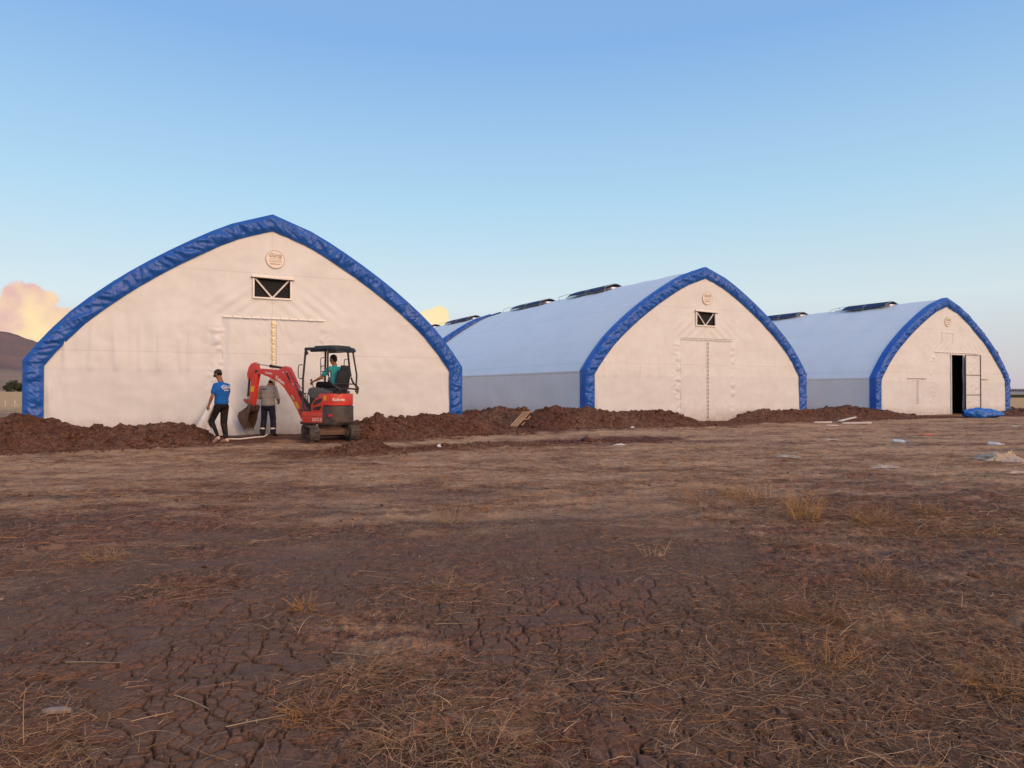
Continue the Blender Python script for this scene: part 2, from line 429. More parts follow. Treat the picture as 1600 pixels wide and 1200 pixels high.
def trim_band(name, parent, y0, sgn, seed):
    """crinkled tarpaulin edge: front face .42 m wide, wrapped .34 m back over the roof"""
    par = resample(OUT, .035)
    S = np.zeros(len(par)); 
    outer = lerp_poly(offset_poly(OUT, .05), par); inner = lerp_poly(offset_poly(OUT, -.41), par)
    d = np.hypot(*np.diff(outer, axis=0).T); S[1:] = np.cumsum(d)
    nf, nr = 15, 9
    V = np.zeros((len(par), nf + nr, 3))
    nrm = outer - inner; nrm /= np.linalg.norm(nrm, axis=1)[:, None]
    for j in range(nf + nr):
        if j < nf:
            u = j / (nf - 1); p = inner + (outer - inner) * u
            sh_ = pnoise(S * .45, S * 0, seed + 2) * 4; w = np.abs(fbm(S * 3.0 + u * (1.0 + sh_), u * .6, seed, 3, .4)) * .12 + np.abs(fbm(S * 8 - u * (1.6 - sh_), u * .8, seed + 5, 2)) * .05
            cr1 = np.clip(1 - 2.6 * np.abs(pnoise(S * 2.9 + u * (1.3 + sh_), u * .45 + S * .15, seed + 3)), 0, 1) ** 2
            cr2 = np.clip(1 - 3.0 * np.abs(pnoise(S * 5.5 + u * (2.0 - sh_), u * .7 - S * .1, seed + 4)), 0, 1) ** 2
            w = w + .05 - .050 * cr1 - .022 * cr2
            edge = min(u, 1 - u) * 2
            y = -(.012 + .022 * math.sin(math.pi * min(1, u * 1.0)) ** .7 + w * min(1, edge * 2.2))
            V[:, j, 0] = p[:, 0]; V[:, j, 1] = y; V[:, j, 2] = p[:, 1]
        else:
            u = (j - nf + 1) / nr
            w = np.abs(fbm(S * 2.2, u * 1.2, seed + 9, 3)) * .05
            p = outer + nrm * (w * (1 - abs(2 * u - 1)))[:, None]
            V[:, j, 0] = p[:, 0]; V[:, j, 1] = u * .34; V[:, j, 2] = p[:, 1]
    V[:, :, 1] = y0 + V[:, :, 1] * sgn
    return mesh_np(name, V.reshape(-1, 3), grid_faces(len(par), nf + nr), M_TRIM, parent)

def wall_sheet(name, parent, y0, mat, holes, disp, step=.05):
    xs = np.arange(-6.0, 6.0001, step); zs = np.arange(0, 6.4001, step)
    pr = np.array([prof(x) for x in xs])
    X = np.repeat(xs[:, None], len(zs), 1); Zz = np.minimum(np.repeat(zs[None, :], len(xs), 0), pr[:, None])
    Y = y0 - disp(X, Zz) if disp else np.full(X.shape, y0)
    zb = np.repeat(zs[None, :-1], len(xs) - 1, 0)
    keep = (zb < np.maximum(pr[:-1], pr[1:])[:, None] - 1e-6)
    cx = (X[:-1, :-1] + step / 2); cz = zb + step / 2
    for (a, b, c, d) in holes: keep &= ~((cx > a) & (cx < b) & (cz > c) & (cz < d))
    V = np.stack([X, Y, Zz], -1).reshape(-1, 3)
    return mesh_np(name, V, grid_faces(len(xs), len(zs), keep), mat, parent)

def text_obj(name, s, size, M, parent, mat, extrude=.002, shear=0.0, bold=0.0):
    cu = bpy.data.curves.new('t', 'FONT'); cu.body = s; cu.size = size; cu.extrude = extrude; cu.align_x = 'CENTER'; cu.align_y = 'CENTER'
    cu.shear = shear; cu.offset = bold
    o = bpy.data.objects.new('t', cu); C.objects.link(o)
    dg = bpy.context.evaluated_depsgraph_get(); me = bpy.data.meshes.new_from_object(o.evaluated_get(dg))
    bpy.data.objects.remove(o); bpy.data.curves.remove(cu)
    me.name = name; me.transform(M)
    return link(name, me, mat, parent)
FACE = Matrix.Rotation(R(90), 4, 'X')          # text standing upright, read from -y

def hangar(label, XZ, L, z, seed, door='laced', vents=((3, 6.6), (9.3, 13)), badge=True, window=True, group='row of white ridge-roofed hangars'):
    h = thing('fabric_hangar', label, 'hangar', (XZ[0], XZ[1], z), TH, group)
    holes = []
    if window: holes.append((-.5, .5, 4.0, 4.55))
    if door == 'open': holes.append((.35, 1.45, -.1, 3.35))
    dl, dr = (-1.35, 1.4) if door != 'open' else (-1.1, 2.9)
    def disp(X, Z):
        w = fbm(X * .8, Z * .8, seed, 3) * .035
        # vertical tension folds at the left of the door
        f = np.abs(pnoise(X * 2.4, Z * .22, seed + 3)) ** .8
        band = sstep(-5.4, -4.4, X) * sstep(-1.6, -2.6, X) * sstep(1.7, 2.1, Z) * sstep(3.5, 3.0, Z)
        w = w + f * .05 * band
        for q_, xx in enumerate((-5.15, -4.55, -4.02, -3.42, -2.95, -2.45, -2.2)):
            lean = .05 * math.sin(q_ * 2.3 + seed)
            w = w + np.exp(-((X - xx - lean * (Z - 2.5)) / .035) ** 2) * .035 * sstep(1.75, 1.95, Z) * sstep(3.3 - .2 * (q_ % 3), 2.7, Z)
        w = w + np.exp(-((X + 5.42 + .05 * Z) / .05) ** 2) * .05 * sstep(.4, .8, Z) * sstep(1.7, 1.2, Z)
        # puckers along both door jambs
        for xx, a in ((dl - .15, .045), (dr + .12, .030)):
            g = np.exp(-((X - xx) / .22) ** 2) * sstep(3.45, 3.1, Z)
            w = w + g * a * 1.5 * (.3 + np.abs(pnoise(X * 3, Z * 5.5, seed + 7)) * 2.2)
        # creases fanning from header corners
        for xx, sg in ((dl, 1), (dr, -1)):
            q = np.exp(-(((X - xx - sg * .35) * 1.1) ** 2 + (Z - 3.75) ** 2 * 6)) * (.5 + np.sin((X - xx) * sg * 13 - (Z - 3.4) * 16) * .5)
            w = w + q * .022
        # eave corner and apex gathers
        w = w + np.exp(-((Z - 6.0) / .35) ** 2) * np.sin(X * 16 + pnoise(X * 3, Z * 3, 3) * 3) * .010
        w = w + np.exp(-((np.abs(X) - 5.3) / .35) ** 2) * np.abs(pnoise(X * 4, Z * .7, seed + 12)) * .05
        w = w + np.abs(pnoise(X * 1.6 + 7, Z * 3.0, seed + 21)) * .010
        w = w * (1 - .9 * np.exp(-(((X - .08) ** 2 + (Z - 5.14) ** 2) / .16)))
        # slack hem
        w = w + sstep(.8, 0, Z) * np.abs(pnoise(X * 1.5, Z * .5, seed + 30)) * .06
        return w
    wall_sheet('front_wall', h, 0.0, M_FRONT, holes, disp)
    wall_sheet('rear_wall', h, L, M_FRONT, [], None, .25)
    # roof cover: eave to ridge to eave
    up = OUT[1:-1]; par = resample(up, .12); P = lerp_poly(up, par); ys = np.arange(0, L + .001, .25); ys[-1] = L
    V = np.zeros((len(par), len(ys), 3)); Pn = offset_poly(OUT, 1.0)[1:-1]
    N = lerp_poly(Pn, par) - P; N /= np.linalg.norm(N, axis=1)[:, None]
    s = np.arange(len(par)) * .12
    sag = -.022 * np.sin(ys / 2.0 * math.pi)[None, :] ** 2 * np.sin(np.linspace(0, math.pi, len(par)))[:, None]
    dd = fbm(s[:, None] * .5 + ys[None, :] * 0, ys[None, :] * .5 + s[:, None] * 0, seed + 40, 3) * .03 + sag
    dd *= (1 - np.exp(-(np.minimum(s, s[-1] - s) / .3) ** 2))[:, None] * .9
    V[:, :, 0] = P[:, 0:1] + N[:, 0:1] * dd; V[:, :, 2] = P[:, 1:2] + N[:, 1:2] * dd; V[:, :, 1] = ys[None, :]
    mesh_np('roof_cover', V.reshape(-1, 3), grid_faces(len(par), len(ys)), M_ROOF, h, angle=14)
    for sg in (-1, 1):
        zs = np.linspace(0, 2.03, 22)
        Y = np.repeat(ys[None, :], len(zs), 0); Zz = np.repeat(zs[:, None], len(ys), 1)
        bl = np.sin(zs / 2.03 * math.pi)[:, None]
        dx = bl * (.03 * np.sin(Y / 2.0 * math.pi) ** 2 + fbm(Y * .8, Zz * .5, seed + 50, 3) * .05)
        V = np.stack([sg * (5.985 - dx), Y, Zz], -1).reshape(-1, 3)
        mesh_np('side_wall', V, grid_faces(len(zs), len(ys)), M_SIDE, h)
        b = MB(); b.box((sg * 6.005, L / 2, 2.02), (.03, L - .1, .05)); b.build('eave_flap', M_SIDE, h)
    trim_band('edge_trim', h, -.03, 1, seed + 60)
    trim_band('edge_trim', h, L + .03, -1, seed + 61)
    # ------- gable vent with V brace
    if window:
        b = MB(); b.box((0, .06, 4.275), (1.06, .01, .61)); v = b.build('vent_window', M_MESH, h)
        b = MB()
        for (cx, cz, sx, sz) in ((0, 3.985, 1.1, .05), (-.525, 4.275, .05, .55), (.525, 4.275, .05, .55)): b.box((cx, -.035, cz), (sx, .05, sz), bevel=.008)
        b.box((0, -.05, 4.60), (1.16, .06, .09), bevel=.02)
        b.build('vent_frame', M_STRIP, v)
        b = MB(); b.cyl((-.60, -.085, 4.565), (.62, -.085, 4.535), .014, 8); b.build('header_rod', M_DARKSTEEL, v)
        b = MB()
        for sg in (-1, 1):
            b.box((sg * .24, .0, 4.275), (.045, .03, .70), Matrix.Rotation(sg * R(41), 3, 'Y'))
        b.build('brace', M_WHITEBAR, v)
    if badge:
        bz = 5.14
        pts = [(.08 + .27 * math.cos(a / 40 * 2 * math.pi), bz + .27 * math.sin(a / 40 * 2 * math.pi)) for a in range(40)]
        bd = MB().prism(pts, -.035, -.010).build('badge', M_BADGE, h)
        r = MB(); r.tube([(.08 + .262 * math.cos(a / 40 * 2 * math.pi), -.040, bz + .262 * math.sin(a / 40 * 2 * math.pi)) for a in range(41)], .006, 6); r.build('badge_rim', M_INKP, bd)
        text_obj('lettering', 'Güriş', .155, Matrix.Translation((.07, -.040, bz + .11)) @ FACE, bd, M_INK, shear=.3, bold=.002)
        for k, (w, zz) in enumerate(((.30, .02), (.36, -.035), (.36, -.07))):
            q = MB()
            x = -w / 2
            rr = random.Random(k)
            while x < w / 2:
                ww = rr.uniform(.02, .05); q.box((.08 + x + ww / 2, -.040, bz + zz), (ww * .85, .003, .012)); x += ww
            q.build('small_print', M_INKP, bd)
        text_obj('phone_line', '0532 000 00 00', .044, Matrix.Translation((.08, -.040, bz - .14)) @ FACE, bd, M_INK, bold=.001)
    # ------- doors
    if door in ('laced', 'laced_yellow'):
        xs = np.arange(-1.35, 1.4001, .025); zs = np.arange(0.0, 3.36, .04)
        X, Zz = np.meshgrid(xs, zs, indexing='ij')
        e = np.minimum(X + 1.35, 1.4 - X)
        w = fbm(X * 1.1, Zz * .9, seed + 80, 3) * .03 + np.exp(-(e / .12) ** 2) * np.abs(pnoise(X * 2, Zz * 5, seed + 81)) * .05
        w += np.exp(-((X - .02) / .3) ** 2) * sstep(2.2, 3.3, Zz) * np.sin((X + Zz * .4) * 30) * .006
        w += np.exp(-(Zz / .4) ** 2) * np.abs(pnoise(X * 2.2, Zz, seed + 83)) * .07
        V = np.stack([X, -.028 - (.04 + np.abs(w)) * sstep(0, .22, e) , Zz], -1).reshape(-1, 3)
        dcl = mesh_np('door_curtain', V, grid_faces(len(xs), len(zs)), M_FRONT, h)
        b = MB(); hz = 3.40
        x = -1.36
        while x < 1.4:
            b.box((x + .13, -.085, hz), (.235, .022, .055 if door == 'laced_yellow' else .026), Matrix.Rotation(R(-14), 3, 'X'), bevel=.010); x += .262
        b.build('door_header', M_STRIP, dcl)
        if door == 'laced_yellow':
            U, Q = np.meshgrid(np.linspace(0, 1, 40), np.linspace(0, 1, 46), indexing='ij')
            top_ = np.array([-1.42, -.10, 1.45]); bl_ = np.array([-2.2, -.42, .04]); br_ = np.array([-.75, -.30, .03])
            Pf = top_[None, None] * (1 - Q)[..., None] + (bl_[None, None] * (1 - U)[..., None] + br_[None, None] * U[..., None]) * Q[..., None]
            Pf[..., 1] -= Q * (.10 * np.abs(np.sin(U * 9 + .6)) ** 1.5 + .06 * np.abs(pnoise(U * 5, Q * 1.5, 77)) + .05 * np.exp(-(U / .08) ** 2))
            mesh_np('loose_flap', Pf.reshape(-1, 3), grid_faces(40, 46), M_FRONT, dcl)
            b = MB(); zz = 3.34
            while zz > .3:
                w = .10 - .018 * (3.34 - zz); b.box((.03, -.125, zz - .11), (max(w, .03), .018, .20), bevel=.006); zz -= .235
            b.build('door_seam_or_slit_light', M_SLITLIGHT, dcl)  # opaque strip painted as light in the slit, not yellow cloth
            b = MB(); zz = 3.22
            b.tube([(p_[0], -.14, p_[1]) for k in range(13) for p_ in ((-.04, zz - k * .235), (.10, zz - k * .235 - .03), (.10, zz - (k + 1) * .235 + .05))], .006, 5)
            b.build('lacing', M_SEAMDK, dcl)
        else:
            b = MB(); zz = 3.3
            while zz > .1: b.box((.03 + random.uniform(-.008, .008), -.13, zz - .07), (.026, .02, .12)); zz -= .16
            b.build('door_seam_or_slit_light', M_SEAMDK, dcl)
            b = MB(); b.cyl((-1.36, -.105, 3.44), (1.4, -.105, 3.44), .009, 6); b.build('header_cord', M_SEAMDK, dcl)
    if door == 'open':
        b = MB()
        b.box((.33, -.02, 1.67), (.06, .08, 3.36), bevel=.01); b.box((.9, -.02, 3.375), (1.20, .08, .05), bevel=.01)
        b.build('door_frame', M_WHITEBAR, h)
        # sliding leaf pushed to the right
        xs = np.arange(1.47, 2.8801, .03); zs = np.arange(.06, 3.36, .03); X, Zz = np.meshgrid(xs, zs, indexing='ij')
        w = np.abs(fbm(X * 2.0 + Zz, Zz * 2.2 - X * 1.2, 91, 3)) * .05 * (1 - np.exp(-(np.minimum(X - 1.47, 2.88 - X) / .1) ** 2))
        V = np.stack([X, -.13 - w, Zz], -1).reshape(-1, 3)
        lf = mesh_np('door', V, grid_faces(len(xs), len(zs)), M_FRONT, h)
        b = MB()
        for x in (1.46, 2.89): b.box((x, -.155, 1.70), (.032, .04, 3.36), bevel=.006)
        for zz in (.06, 1.16, 2.26, 3.36): b.box((2.175, -.158, zz), (1.385, .035, .026), bevel=.005)
        b.build('door_bars', M_DARKSTEEL, lf)
        b = MB(); b.box((1.40, -.19, 1.75), (.04, .05, .12), bevel=.01); b.build('door_handle', M_DARKSTEEL, lf)
        b = MB(); b.cyl((-1.1, -.06, 3.47), (2.95, -.06, 3.47), .02, 8); b.build('door_rail', M_STRIP, h)
        for x0, x1, xm in ((-3.5, -1.9, -2.65), (3.0, 3.8, 3.08)):
            b = MB(); b.box(((x0 + x1) / 2, -.065, 2.03), (x1 - x0, .02, .03)); zz = 1.95
            while zz > .75: b.box((xm, -.065, zz - .06), (.03, .02, .10)); zz -= .14
            b.build('side_flap_seam', M_SEAMDK, h)
        b = MB()
        for x in (-.45, .55): b.box((x, -.035, 4.3), (.02, .02, .55))
        b.box((.05, -.035, 4.56), (1.0, .02, .02)); b.build('vent_outline', M_SIDE, h)
        b = MB(); b.box((1.2, .9, 1.9), (7, .02, 3.8)); b.build('doorway_shade_sheet', M_DOORSHADE, h)  # black sheet added close behind the doorway to keep the opening dark
    # ------- ridge vents
    for (a, c) in vents:
        v = MB()
        H = 6.4
        y1 = c - (c - a) * .22
        for sg in (-1, 1):
            P = [(0, H + .21), (sg * .34, H + .10), (sg * .66, H - .06), (sg * .68, H - .10)]
            ny = 14
            for t_ in range(len(P) - 1):
                for k in range(ny):
                    ya, yb = a + (y1 - a) * k / ny, a + (y1 - a) * (k + 1) / ny
                    q = [v.bm.verts.new((P[t_][0], ya, P[t_][1])), v.bm.verts.new((P[t_ + 1][0], ya, P[t_ + 1][1])), v.bm.verts.new((P[t_ + 1][0], yb, P[t_ + 1][1])), v.bm.verts.new((P[t_][0], yb, P[t_][1]))]
                    v.bm.faces.new(q)
        bmesh.ops.remove_doubles(v.bm, verts=v.bm.verts[:], dist=1e-4)
        sol = bmesh.ops.solidify(v.bm, geom=v.bm.faces[:], thickness=.02)
        vo = v.build('ridge_vent', M_VENTTOP, h)
        v = MB()
        for yy in (a - .02, a + (y1 - a) * .5, c):
            v.tube(smooth_path([(-.66, yy, H - .34), (-.68, yy, H - .04), (-.40, yy, H + .08), (0, yy, H + .19), (.40, yy, H + .08), (.68, yy, H - .04), (.66, yy, H - .34)], 4), .016, 6)
        v.tube([(0, a, H + .18), (0, c, H + .18)], .014, 6)
        v.build('vent_hoops', M_STEEL, vo)
        v = MB(); v.box((0, (a + c) / 2, H - .02), (.5, c - a, .10), bevel=.03); v.build('ridge_slot', M_SIDE, vo)
    return h

hangar('nearest white hangar with blue trim and a yellow painted-light door slit, behind the red excavator', T1, 22, 0, 100,
       'laced_yellow', ((3.2, 7.4), (9.8, 14)))
hangar('white hangar with blue trim in the middle, its closed door laced with dark cord', T2, 19.4, 0, 200,
       'laced', ((6.3, 10.6), (12.7, 17.3)))
bx_, by_ = T2[0] - ST * 20.6, T2[1] + CT * 20.6
hangar('white hangar directly behind the middle one, only a strip of its roof showing', (bx_, by_), 18, 0, 300,
       'none', ((2.3, 7.6), (10, 14)), False, False)
hangar('rightmost white hangar with blue trim, its tall sliding door open on a dark interior', T3, 20, -.12, 400,
       'open', ((3.1, 6.8), (9.4, 13.2)), True, False)

# ------------------------------------------------------------------ soil heaps (path nodes: photo x, silhouette y, distance)
def heap_path(nodes):
    P = []
    for px, yt, Z in nodes:
        X, Y = at(px, Z); P.append((X, Y, max(.0, hz_at(yt, Z))))
    return np.array(P)
HEAPS = [
    ('long low heap of red soil at the left, reaching the man in blue', 1.45, 1.1,
     [(-190, 660, 14.2), (-90, 655, 15.0), (-20, 655, 15.6), (0, 653, 15.8), (30, 647, 16.0), (52, 651, 16.1), (75, 652, 16.3), (92, 654, 16.4), (115, 662, 16.6), (135, 664, 16.7), (158, 661, 16.9), (175, 665, 17.0), (193, 660, 17.1), (215, 666, 17.3), (243, 662, 17.5), (262, 661, 17.6), (286, 659, 17.8), (306, 664, 18.0), (322, 673, 18.1), (338, 681, 18.2), (352, 686, 18.3)]),
    ('heap of dug red soil right of the excavator, against the nearest hangar', 1.5, 1.1,
     [(545, 678, 19.0), (556, 668, 19.2), (566, 657, 19.4), (578, 649, 19.6), (590, 648, 19.8), (603, 653, 20.0), (622, 649, 20.4), (640, 651, 20.7), (655, 648, 21.0), (680, 646, 21.4), (700, 645, 21.7), (722, 646, 22.0), (745, 653, 22.3), (765, 660, 22.5), (790, 667, 22.8), (812, 672, 23.0)]),
    ('heap of soil in the gap between nearest and middle hangar, behind the timber battens', 1.3, 1.2,
     [(690, 655, 29.0), (715, 645, 28.6), (738, 640, 28.2), (762, 637, 27.9), (776, 636, 27.6), (781, 633, 27.5), (787, 637, 27.4), (800, 639, 27.2), (810, 636, 27.0), (822, 641, 26.8), (838, 645, 26.6), (852, 652, 26.4), (866, 662, 26.3)]),
    ('large heap of dug red soil at the left foot of the middle hangar', 1.7, 1.1,
     [(806, 668, 24.0), (822, 652, 24.2), (836, 642, 24.4), (850, 637, 24.6), (867, 633, 24.8), (884, 639, 25.0), (898, 636, 25.2), (912, 636, 25.4), (935, 639, 25.7), (958, 643, 26.0), (978, 642, 26.3), (1000, 640, 26.6), (1020, 642, 26.9), (1042, 641, 27.2), (1058, 647, 27.4), (1075, 655, 27.6), (1090, 660, 27.8)]),
    ('soil heap between the middle hangar and the right hangar, white boards at its foot', 1.7, 1.2,
     [(1143, 659, 29.5), (1158, 650, 29.8), (1170, 643, 30.1), (1185, 639, 30.4), (1205, 641, 30.8), (1230, 640, 31.3), (1252, 642, 31.8), (1275, 638, 32.3), (1293, 634, 32.7), (1306, 636, 33.0), (1325, 633, 33.4), (1345, 636, 33.8), (1365, 638, 34.2), (1385, 642, 34.5), (1408, 645, 34.8), (1428, 650, 35.0), (1452, 656, 35.2)]),
    ('dark soil heap at the right foot of the right hangar, by the tarpaulin', 1.4, 1.3,
     [(1545, 654, 36.8), (1560, 646, 37.0), (1572, 643, 37.2), (1586, 641, 37.4), (1593, 635, 37.5), (1600, 638, 37.6), (1625, 636, 37.9), (1665, 640, 38.2), (1710, 650, 38.5)]),
    ('small pile of cloddy red soil lying on the stubble in front of the excavator', .50, .5,
     [(492, 711, 14.5), (510, 705, 14.6), (528, 702, 14.8), (540, 692, 14.9), (553, 687, 15.0), (566, 686, 15.1), (582, 689, 15.2), (598, 692, 15.3), (612, 699, 15.4), (628, 703, 15.5)]),
    ('long low string of soil clods running right from the small pile across the stubble', .42, .42,
     [(625, 703, 15.6), (660, 697, 15.9), (700, 694, 16.2), (740, 692, 16.6), (780, 691, 17.0), (830, 691, 17.4), (890, 690, 17.9), (960, 689, 18.3), (1020, 688, 18.6)]),
]
HP = [(heap_path(n), f, b) for (_, f, b, n) in HEAPS]
def heap_dist(x, y):
    """distance to the nearest heap spine, less its half width"""
    best = np.full(np.shape(x), 99.0)
    for P, f, b in HP:
        for (a, c) in zip(P[:-1], P[1:]):
            d = c[:2] - a[:2]; L2 = (d ** 2).sum()
            t = np.clip(((x - a[0]) * d[0] + (y - a[1]) * d[1]) / L2, 0, 1)
            best = np.minimum(best, np.hypot(x - a[0] - t * d[0], y - a[1] - t * d[1]) - f)
    return best

# ------------------------------------------------------------------ ground
def crackmask(x, y):
    r = np.hypot(x, y)
    m = fbm(x * .55 + 3, y * .55, 71, 3) + .20 - .34 * sstep(.6, 2.4, x - .12 * (y - 3)) 
    for mx, my, s_, a_ in MATS[:6] + MATS[14:16]: m = m - .22 * a_ * np.exp(-((x - mx) ** 2 + (y - my) ** 2) / s_ ** 2)
    return sstep(-.14, .12, m) * sstep(10.5, 3.6, r + fbm(x * .35, y * .8, 75, 3) * 3.5)
MATS = [gp(*q[:2]) + tuple(q[2:]) for q in [(560, 1085, .30, 1.0), (700, 1120, .36, 1.0), (640, 1060, .24, .7), (760, 1170, .34, 1.0), (950, 1050, .4, .6), (1060, 1010, .5, .6), (1020, 1110, .3, .6),
        (1290, 990, .6, 1.0), (1400, 1060, .6, 1.0), (1560, 1060, .6, .9), (1250, 1110, .4, .8), (1500, 1160, .5, 1.0), (1330, 1180, .4, .9), (1130, 1150, .3, .8), (60, 1150, .34, 1.0), (30, 1080, .3, .5),
        (480, 980, .35, .3), (690, 915, .4, .4), (720, 940, .4, .5), (330, 920, .4, .4), (130, 870, .5, .6), (1370, 810, .9, .5), (1250, 800, .6, .5), (1130, 770, .7, .4), (1000, 860, .6, .4), (1560, 830, .9, .5), (1480, 960, .6, .7), (1200, 920, .6, .5)]]
def gheight(x, y, fine=True):
    x = np.asarray(x, float); y = np.asarray(y, float); r = np.hypot(x, y)
    h = fbm(x * .11, y * .11, 1, 2) * .05 * sstep(3, 10, r) * sstep(60, 30, r)
    a = R(9); u = x * math.cos(a) + y * math.sin(a); v = -x * math.sin(a) + y * math.cos(a)
    near = sstep(60, 30, r)
    h = h + fbm(u * .30, v * 1.5, 5, 4) * .050 * near
    if fine:
        cm = crackmask(x, y); lump = 1 - .72 * cm
        h = h + fbm(x * 3.1, y * 3.1, 9, 5, .55) * .030 * near * lump
        h = h - np.abs(fbm(u * 1.2, v * 4.2, 15, 3)) * .034 * near * sstep(4, 8, r)
        wx = fbm(x * 6, y * 6, 33, 3) * .045; wy = fbm(x * 6 + 9, y * 6, 37, 3) * .045
        e1, hid1 = vor_edge((x + wx) * 4.6, (y + wy) * 5.6, 5)
        e2, hid = vor_edge((x + wx) * 11.5, (y + wy) * 12.5, 6)
        wv = .45 + 1.5 * np.abs(fbm(x * 1.7, y * 1.7, 44, 2)); on2 = sstep(-.30, .05, fbm(x * 2, y * 2, 51, 2))
        fade = sstep(6.2, 3.0, r)
        h = h - cm * .042 * (.10 + .90 * fade) * (1 - sstep(.005, .026 * wv + .014, e1)) - cm * .022 * fade * on2 * (1 - sstep(.010, .040 * wv + .028, e2))
        h = h + ((hid - .5) * .004 + (hid1 - .5) * .010 + .002 * sstep(.02, .3, e1)) * cm
        h = h + fbm(x * 26, y * 26, 63, 3, .6) * .0065 * sstep(14, 5, r) * lump
        h = h + (1 - cm) * np.abs(fbm(x * 9, y * 9, 61, 3, .6)) * .030 * near * sstep(16, 5, r)
    return h
th_f = np.radians(np.arange(-41, 41.01, .078)); th_c = np.radians(np.arange(41 + 2, 360 - 41, 4.0))
th = np.concatenate([th_f, th_c])
rr = [.25, .6, 1.0, 1.4, 1.7, 1.9]
r_ = 2.05
while r_ < 7000:
    rr.append(r_)
    r_ += min(max((.6 if r_ < 7 else .85) * r_ * r_ / 915, .0058), .095) if r_ < 42 else (r_ - 41.5) * .10 + .1
rr = np.array(rr)
RRg, THg = np.meshgrid(rr, th, indexing='ij')
GX = RRg * np.sin(THg); GY = RRg * np.cos(THg)
GZ = gheight(GX, GY)
GD = heap_dist(GX, GY)
V = np.stack([GX, GY, GZ], -1).reshape(-1, 3)
nu, nv = GX.shape
a = (np.arange(nu - 1)[:, None] * nv + np.arange(nv)[None, :]); b = (np.arange(nu - 1)[:, None] * nv + (np.arange(nv)[None, :] + 1) % nv)
Fq = np.stack([a, b, b + nv, a + nv], -1).reshape(-1, 4)
a = R(9); U_ = GX * math.cos(a) + GY * math.sin(a); W_ = -GX * math.sin(a) + GY * math.cos(a)
rad = np.hypot(GX, GY)
cov = .14 + .56 * sstep(3.2, 13, rad + fbm(GX * .3, GY * .6, 76, 3) * 3) + fbm(U_ * .22, W_ * .7, 81, 4) * .55 + fbm(U_ * .9, W_ * 2.4, 85, 4) * .55 - .25 * sstep(1, 7, GX) * sstep(12, 6, rad) - .35 * crackmask(GX, GY) * sstep(9, 5, rad)
fresh = sstep(1.0, -.2, GD + fbm(GX * 1.3, GY * 1.3, 88, 3) * 1.0)
Xt = (GX - T1[0]) * CT + (GY - T1[1]) * ST; Yt = -(GX - T1[0]) * ST + (GY - T1[1]) * CT
fresh = np.maximum(fresh, sstep(-3.0, -.8, Yt + fbm(GX * .8, GY * .8, 89, 3) * 1.1) * sstep(8, 6, np.abs(Xt)) * .85)
for Tn in (T2, T3):
    Xt = (GX - Tn[0]) * CT + (GY - Tn[1]) * ST; Yt = -(GX - Tn[0]) * ST + (GY - Tn[1]) * CT
    fresh = np.maximum(fresh, sstep(-3.2, -.8, Yt + fbm(GX * .8, GY * .8, 89, 3) * 1.2) * sstep(8, 6, np.abs(Xt)) * .7)
farm = sstep(42, 75, rad)
cols = np.stack([np.clip(cov, 0, 1.3), fresh * (1 - farm), farm, crackmask(GX, GY)], -1).reshape(-1, 4)
g = mesh_np('ground', V, Fq, M_FIELD, None, True, cols); tag(g, kind='structure')
del GX, GY, GZ, GD, V, Fq, cols, cov, fresh, U_, W_

# heaps as closed-looking lumpy ridges sunk a little into the ground
clod_src = []
for hi, ((label, wf, wb, nodes), (P, f, b)) in enumerate(zip(HEAPS, HP)):
    seg = np.hypot(*np.diff(P[:, :2], axis=0).T); S = np.concatenate([[0], np.cumsum(seg)])
    step = .05 if hi < 6 else .03
    s = np.arange(0, S[-1], step)
    cx = np.interp(s, S, P[:, 0]); cy = np.interp(s, S, P[:, 1]); ch = np.interp(s, S, P[:, 2])
    k = np.ones(9) / 9
    cxs = np.convolve(np.pad(cx, 4, 'edge'), k, 'valid'); cys = np.convolve(np.pad(cy, 4, 'edge'), k, 'valid')
    dx = np.gradient(cxs); dy = np.gradient(cys); L = np.hypot(dx, dy); nx, ny = dy / L, -dx / L     # towards the camera side
    nvv = 61 if hi < 6 else 37
    v = np.linspace(-1, 1, nvv)
    end = np.minimum(sstep(0, .5, s), sstep(s[-1], s[-1] - .5, s))
    W = np.where(v > 0, wf, wb)[None, :] * (.45 + .55 * end)[:, None]
    hgt = ch[:, None] * np.clip(1 - np.abs(v) ** 1.35, 0, 1)[None, :] ** 1.05
    X = cxs[:, None] + nx[:, None] * v[None, :] * W; Y = cys[:, None] + ny[:, None] * v[None, :] * W
    env = np.clip(hgt / .25, 0.05, 1) * end[:, None]
    rough = 1.0 if hi not in (6, 7) else .8
    n = fbm(X * 1.4, Y * 1.4, 200 + hi, 3) * .10 + fbm(X * 5.0, Y * 5.0, 210 + hi, 4, .6) * .085 * rough
    e, hid = vor_edge(X * 7 + fbm(X * 4, Y * 4, 3, 2), Y * 7, 220 + hi)
    e2, hid2 = vor_edge(X * 17, Y * 17, 225 + hi)
    n = n + (hid - .45) * .055 * sstep(.0, .22, e) * rough + (hid2 - .45) * .025 * sstep(.0, .2, e2)
    Zh = gheight(X, Y, False) + hgt * .97 + n * env - .05 * (np.abs(v) ** 4)[None, :] - .02
    hn = 'soil_heap'
    o = mesh_np(hn, np.stack([X, Y, Zh], -1).reshape(-1, 3), grid_faces(len(s), nvv)[:, ::-1], M_HEAP)
    tag(o, label, 'soil heap', 'heaps of dug soil along the hangars')
    clod_src.append((X, Y, Zh, hgt, hi))

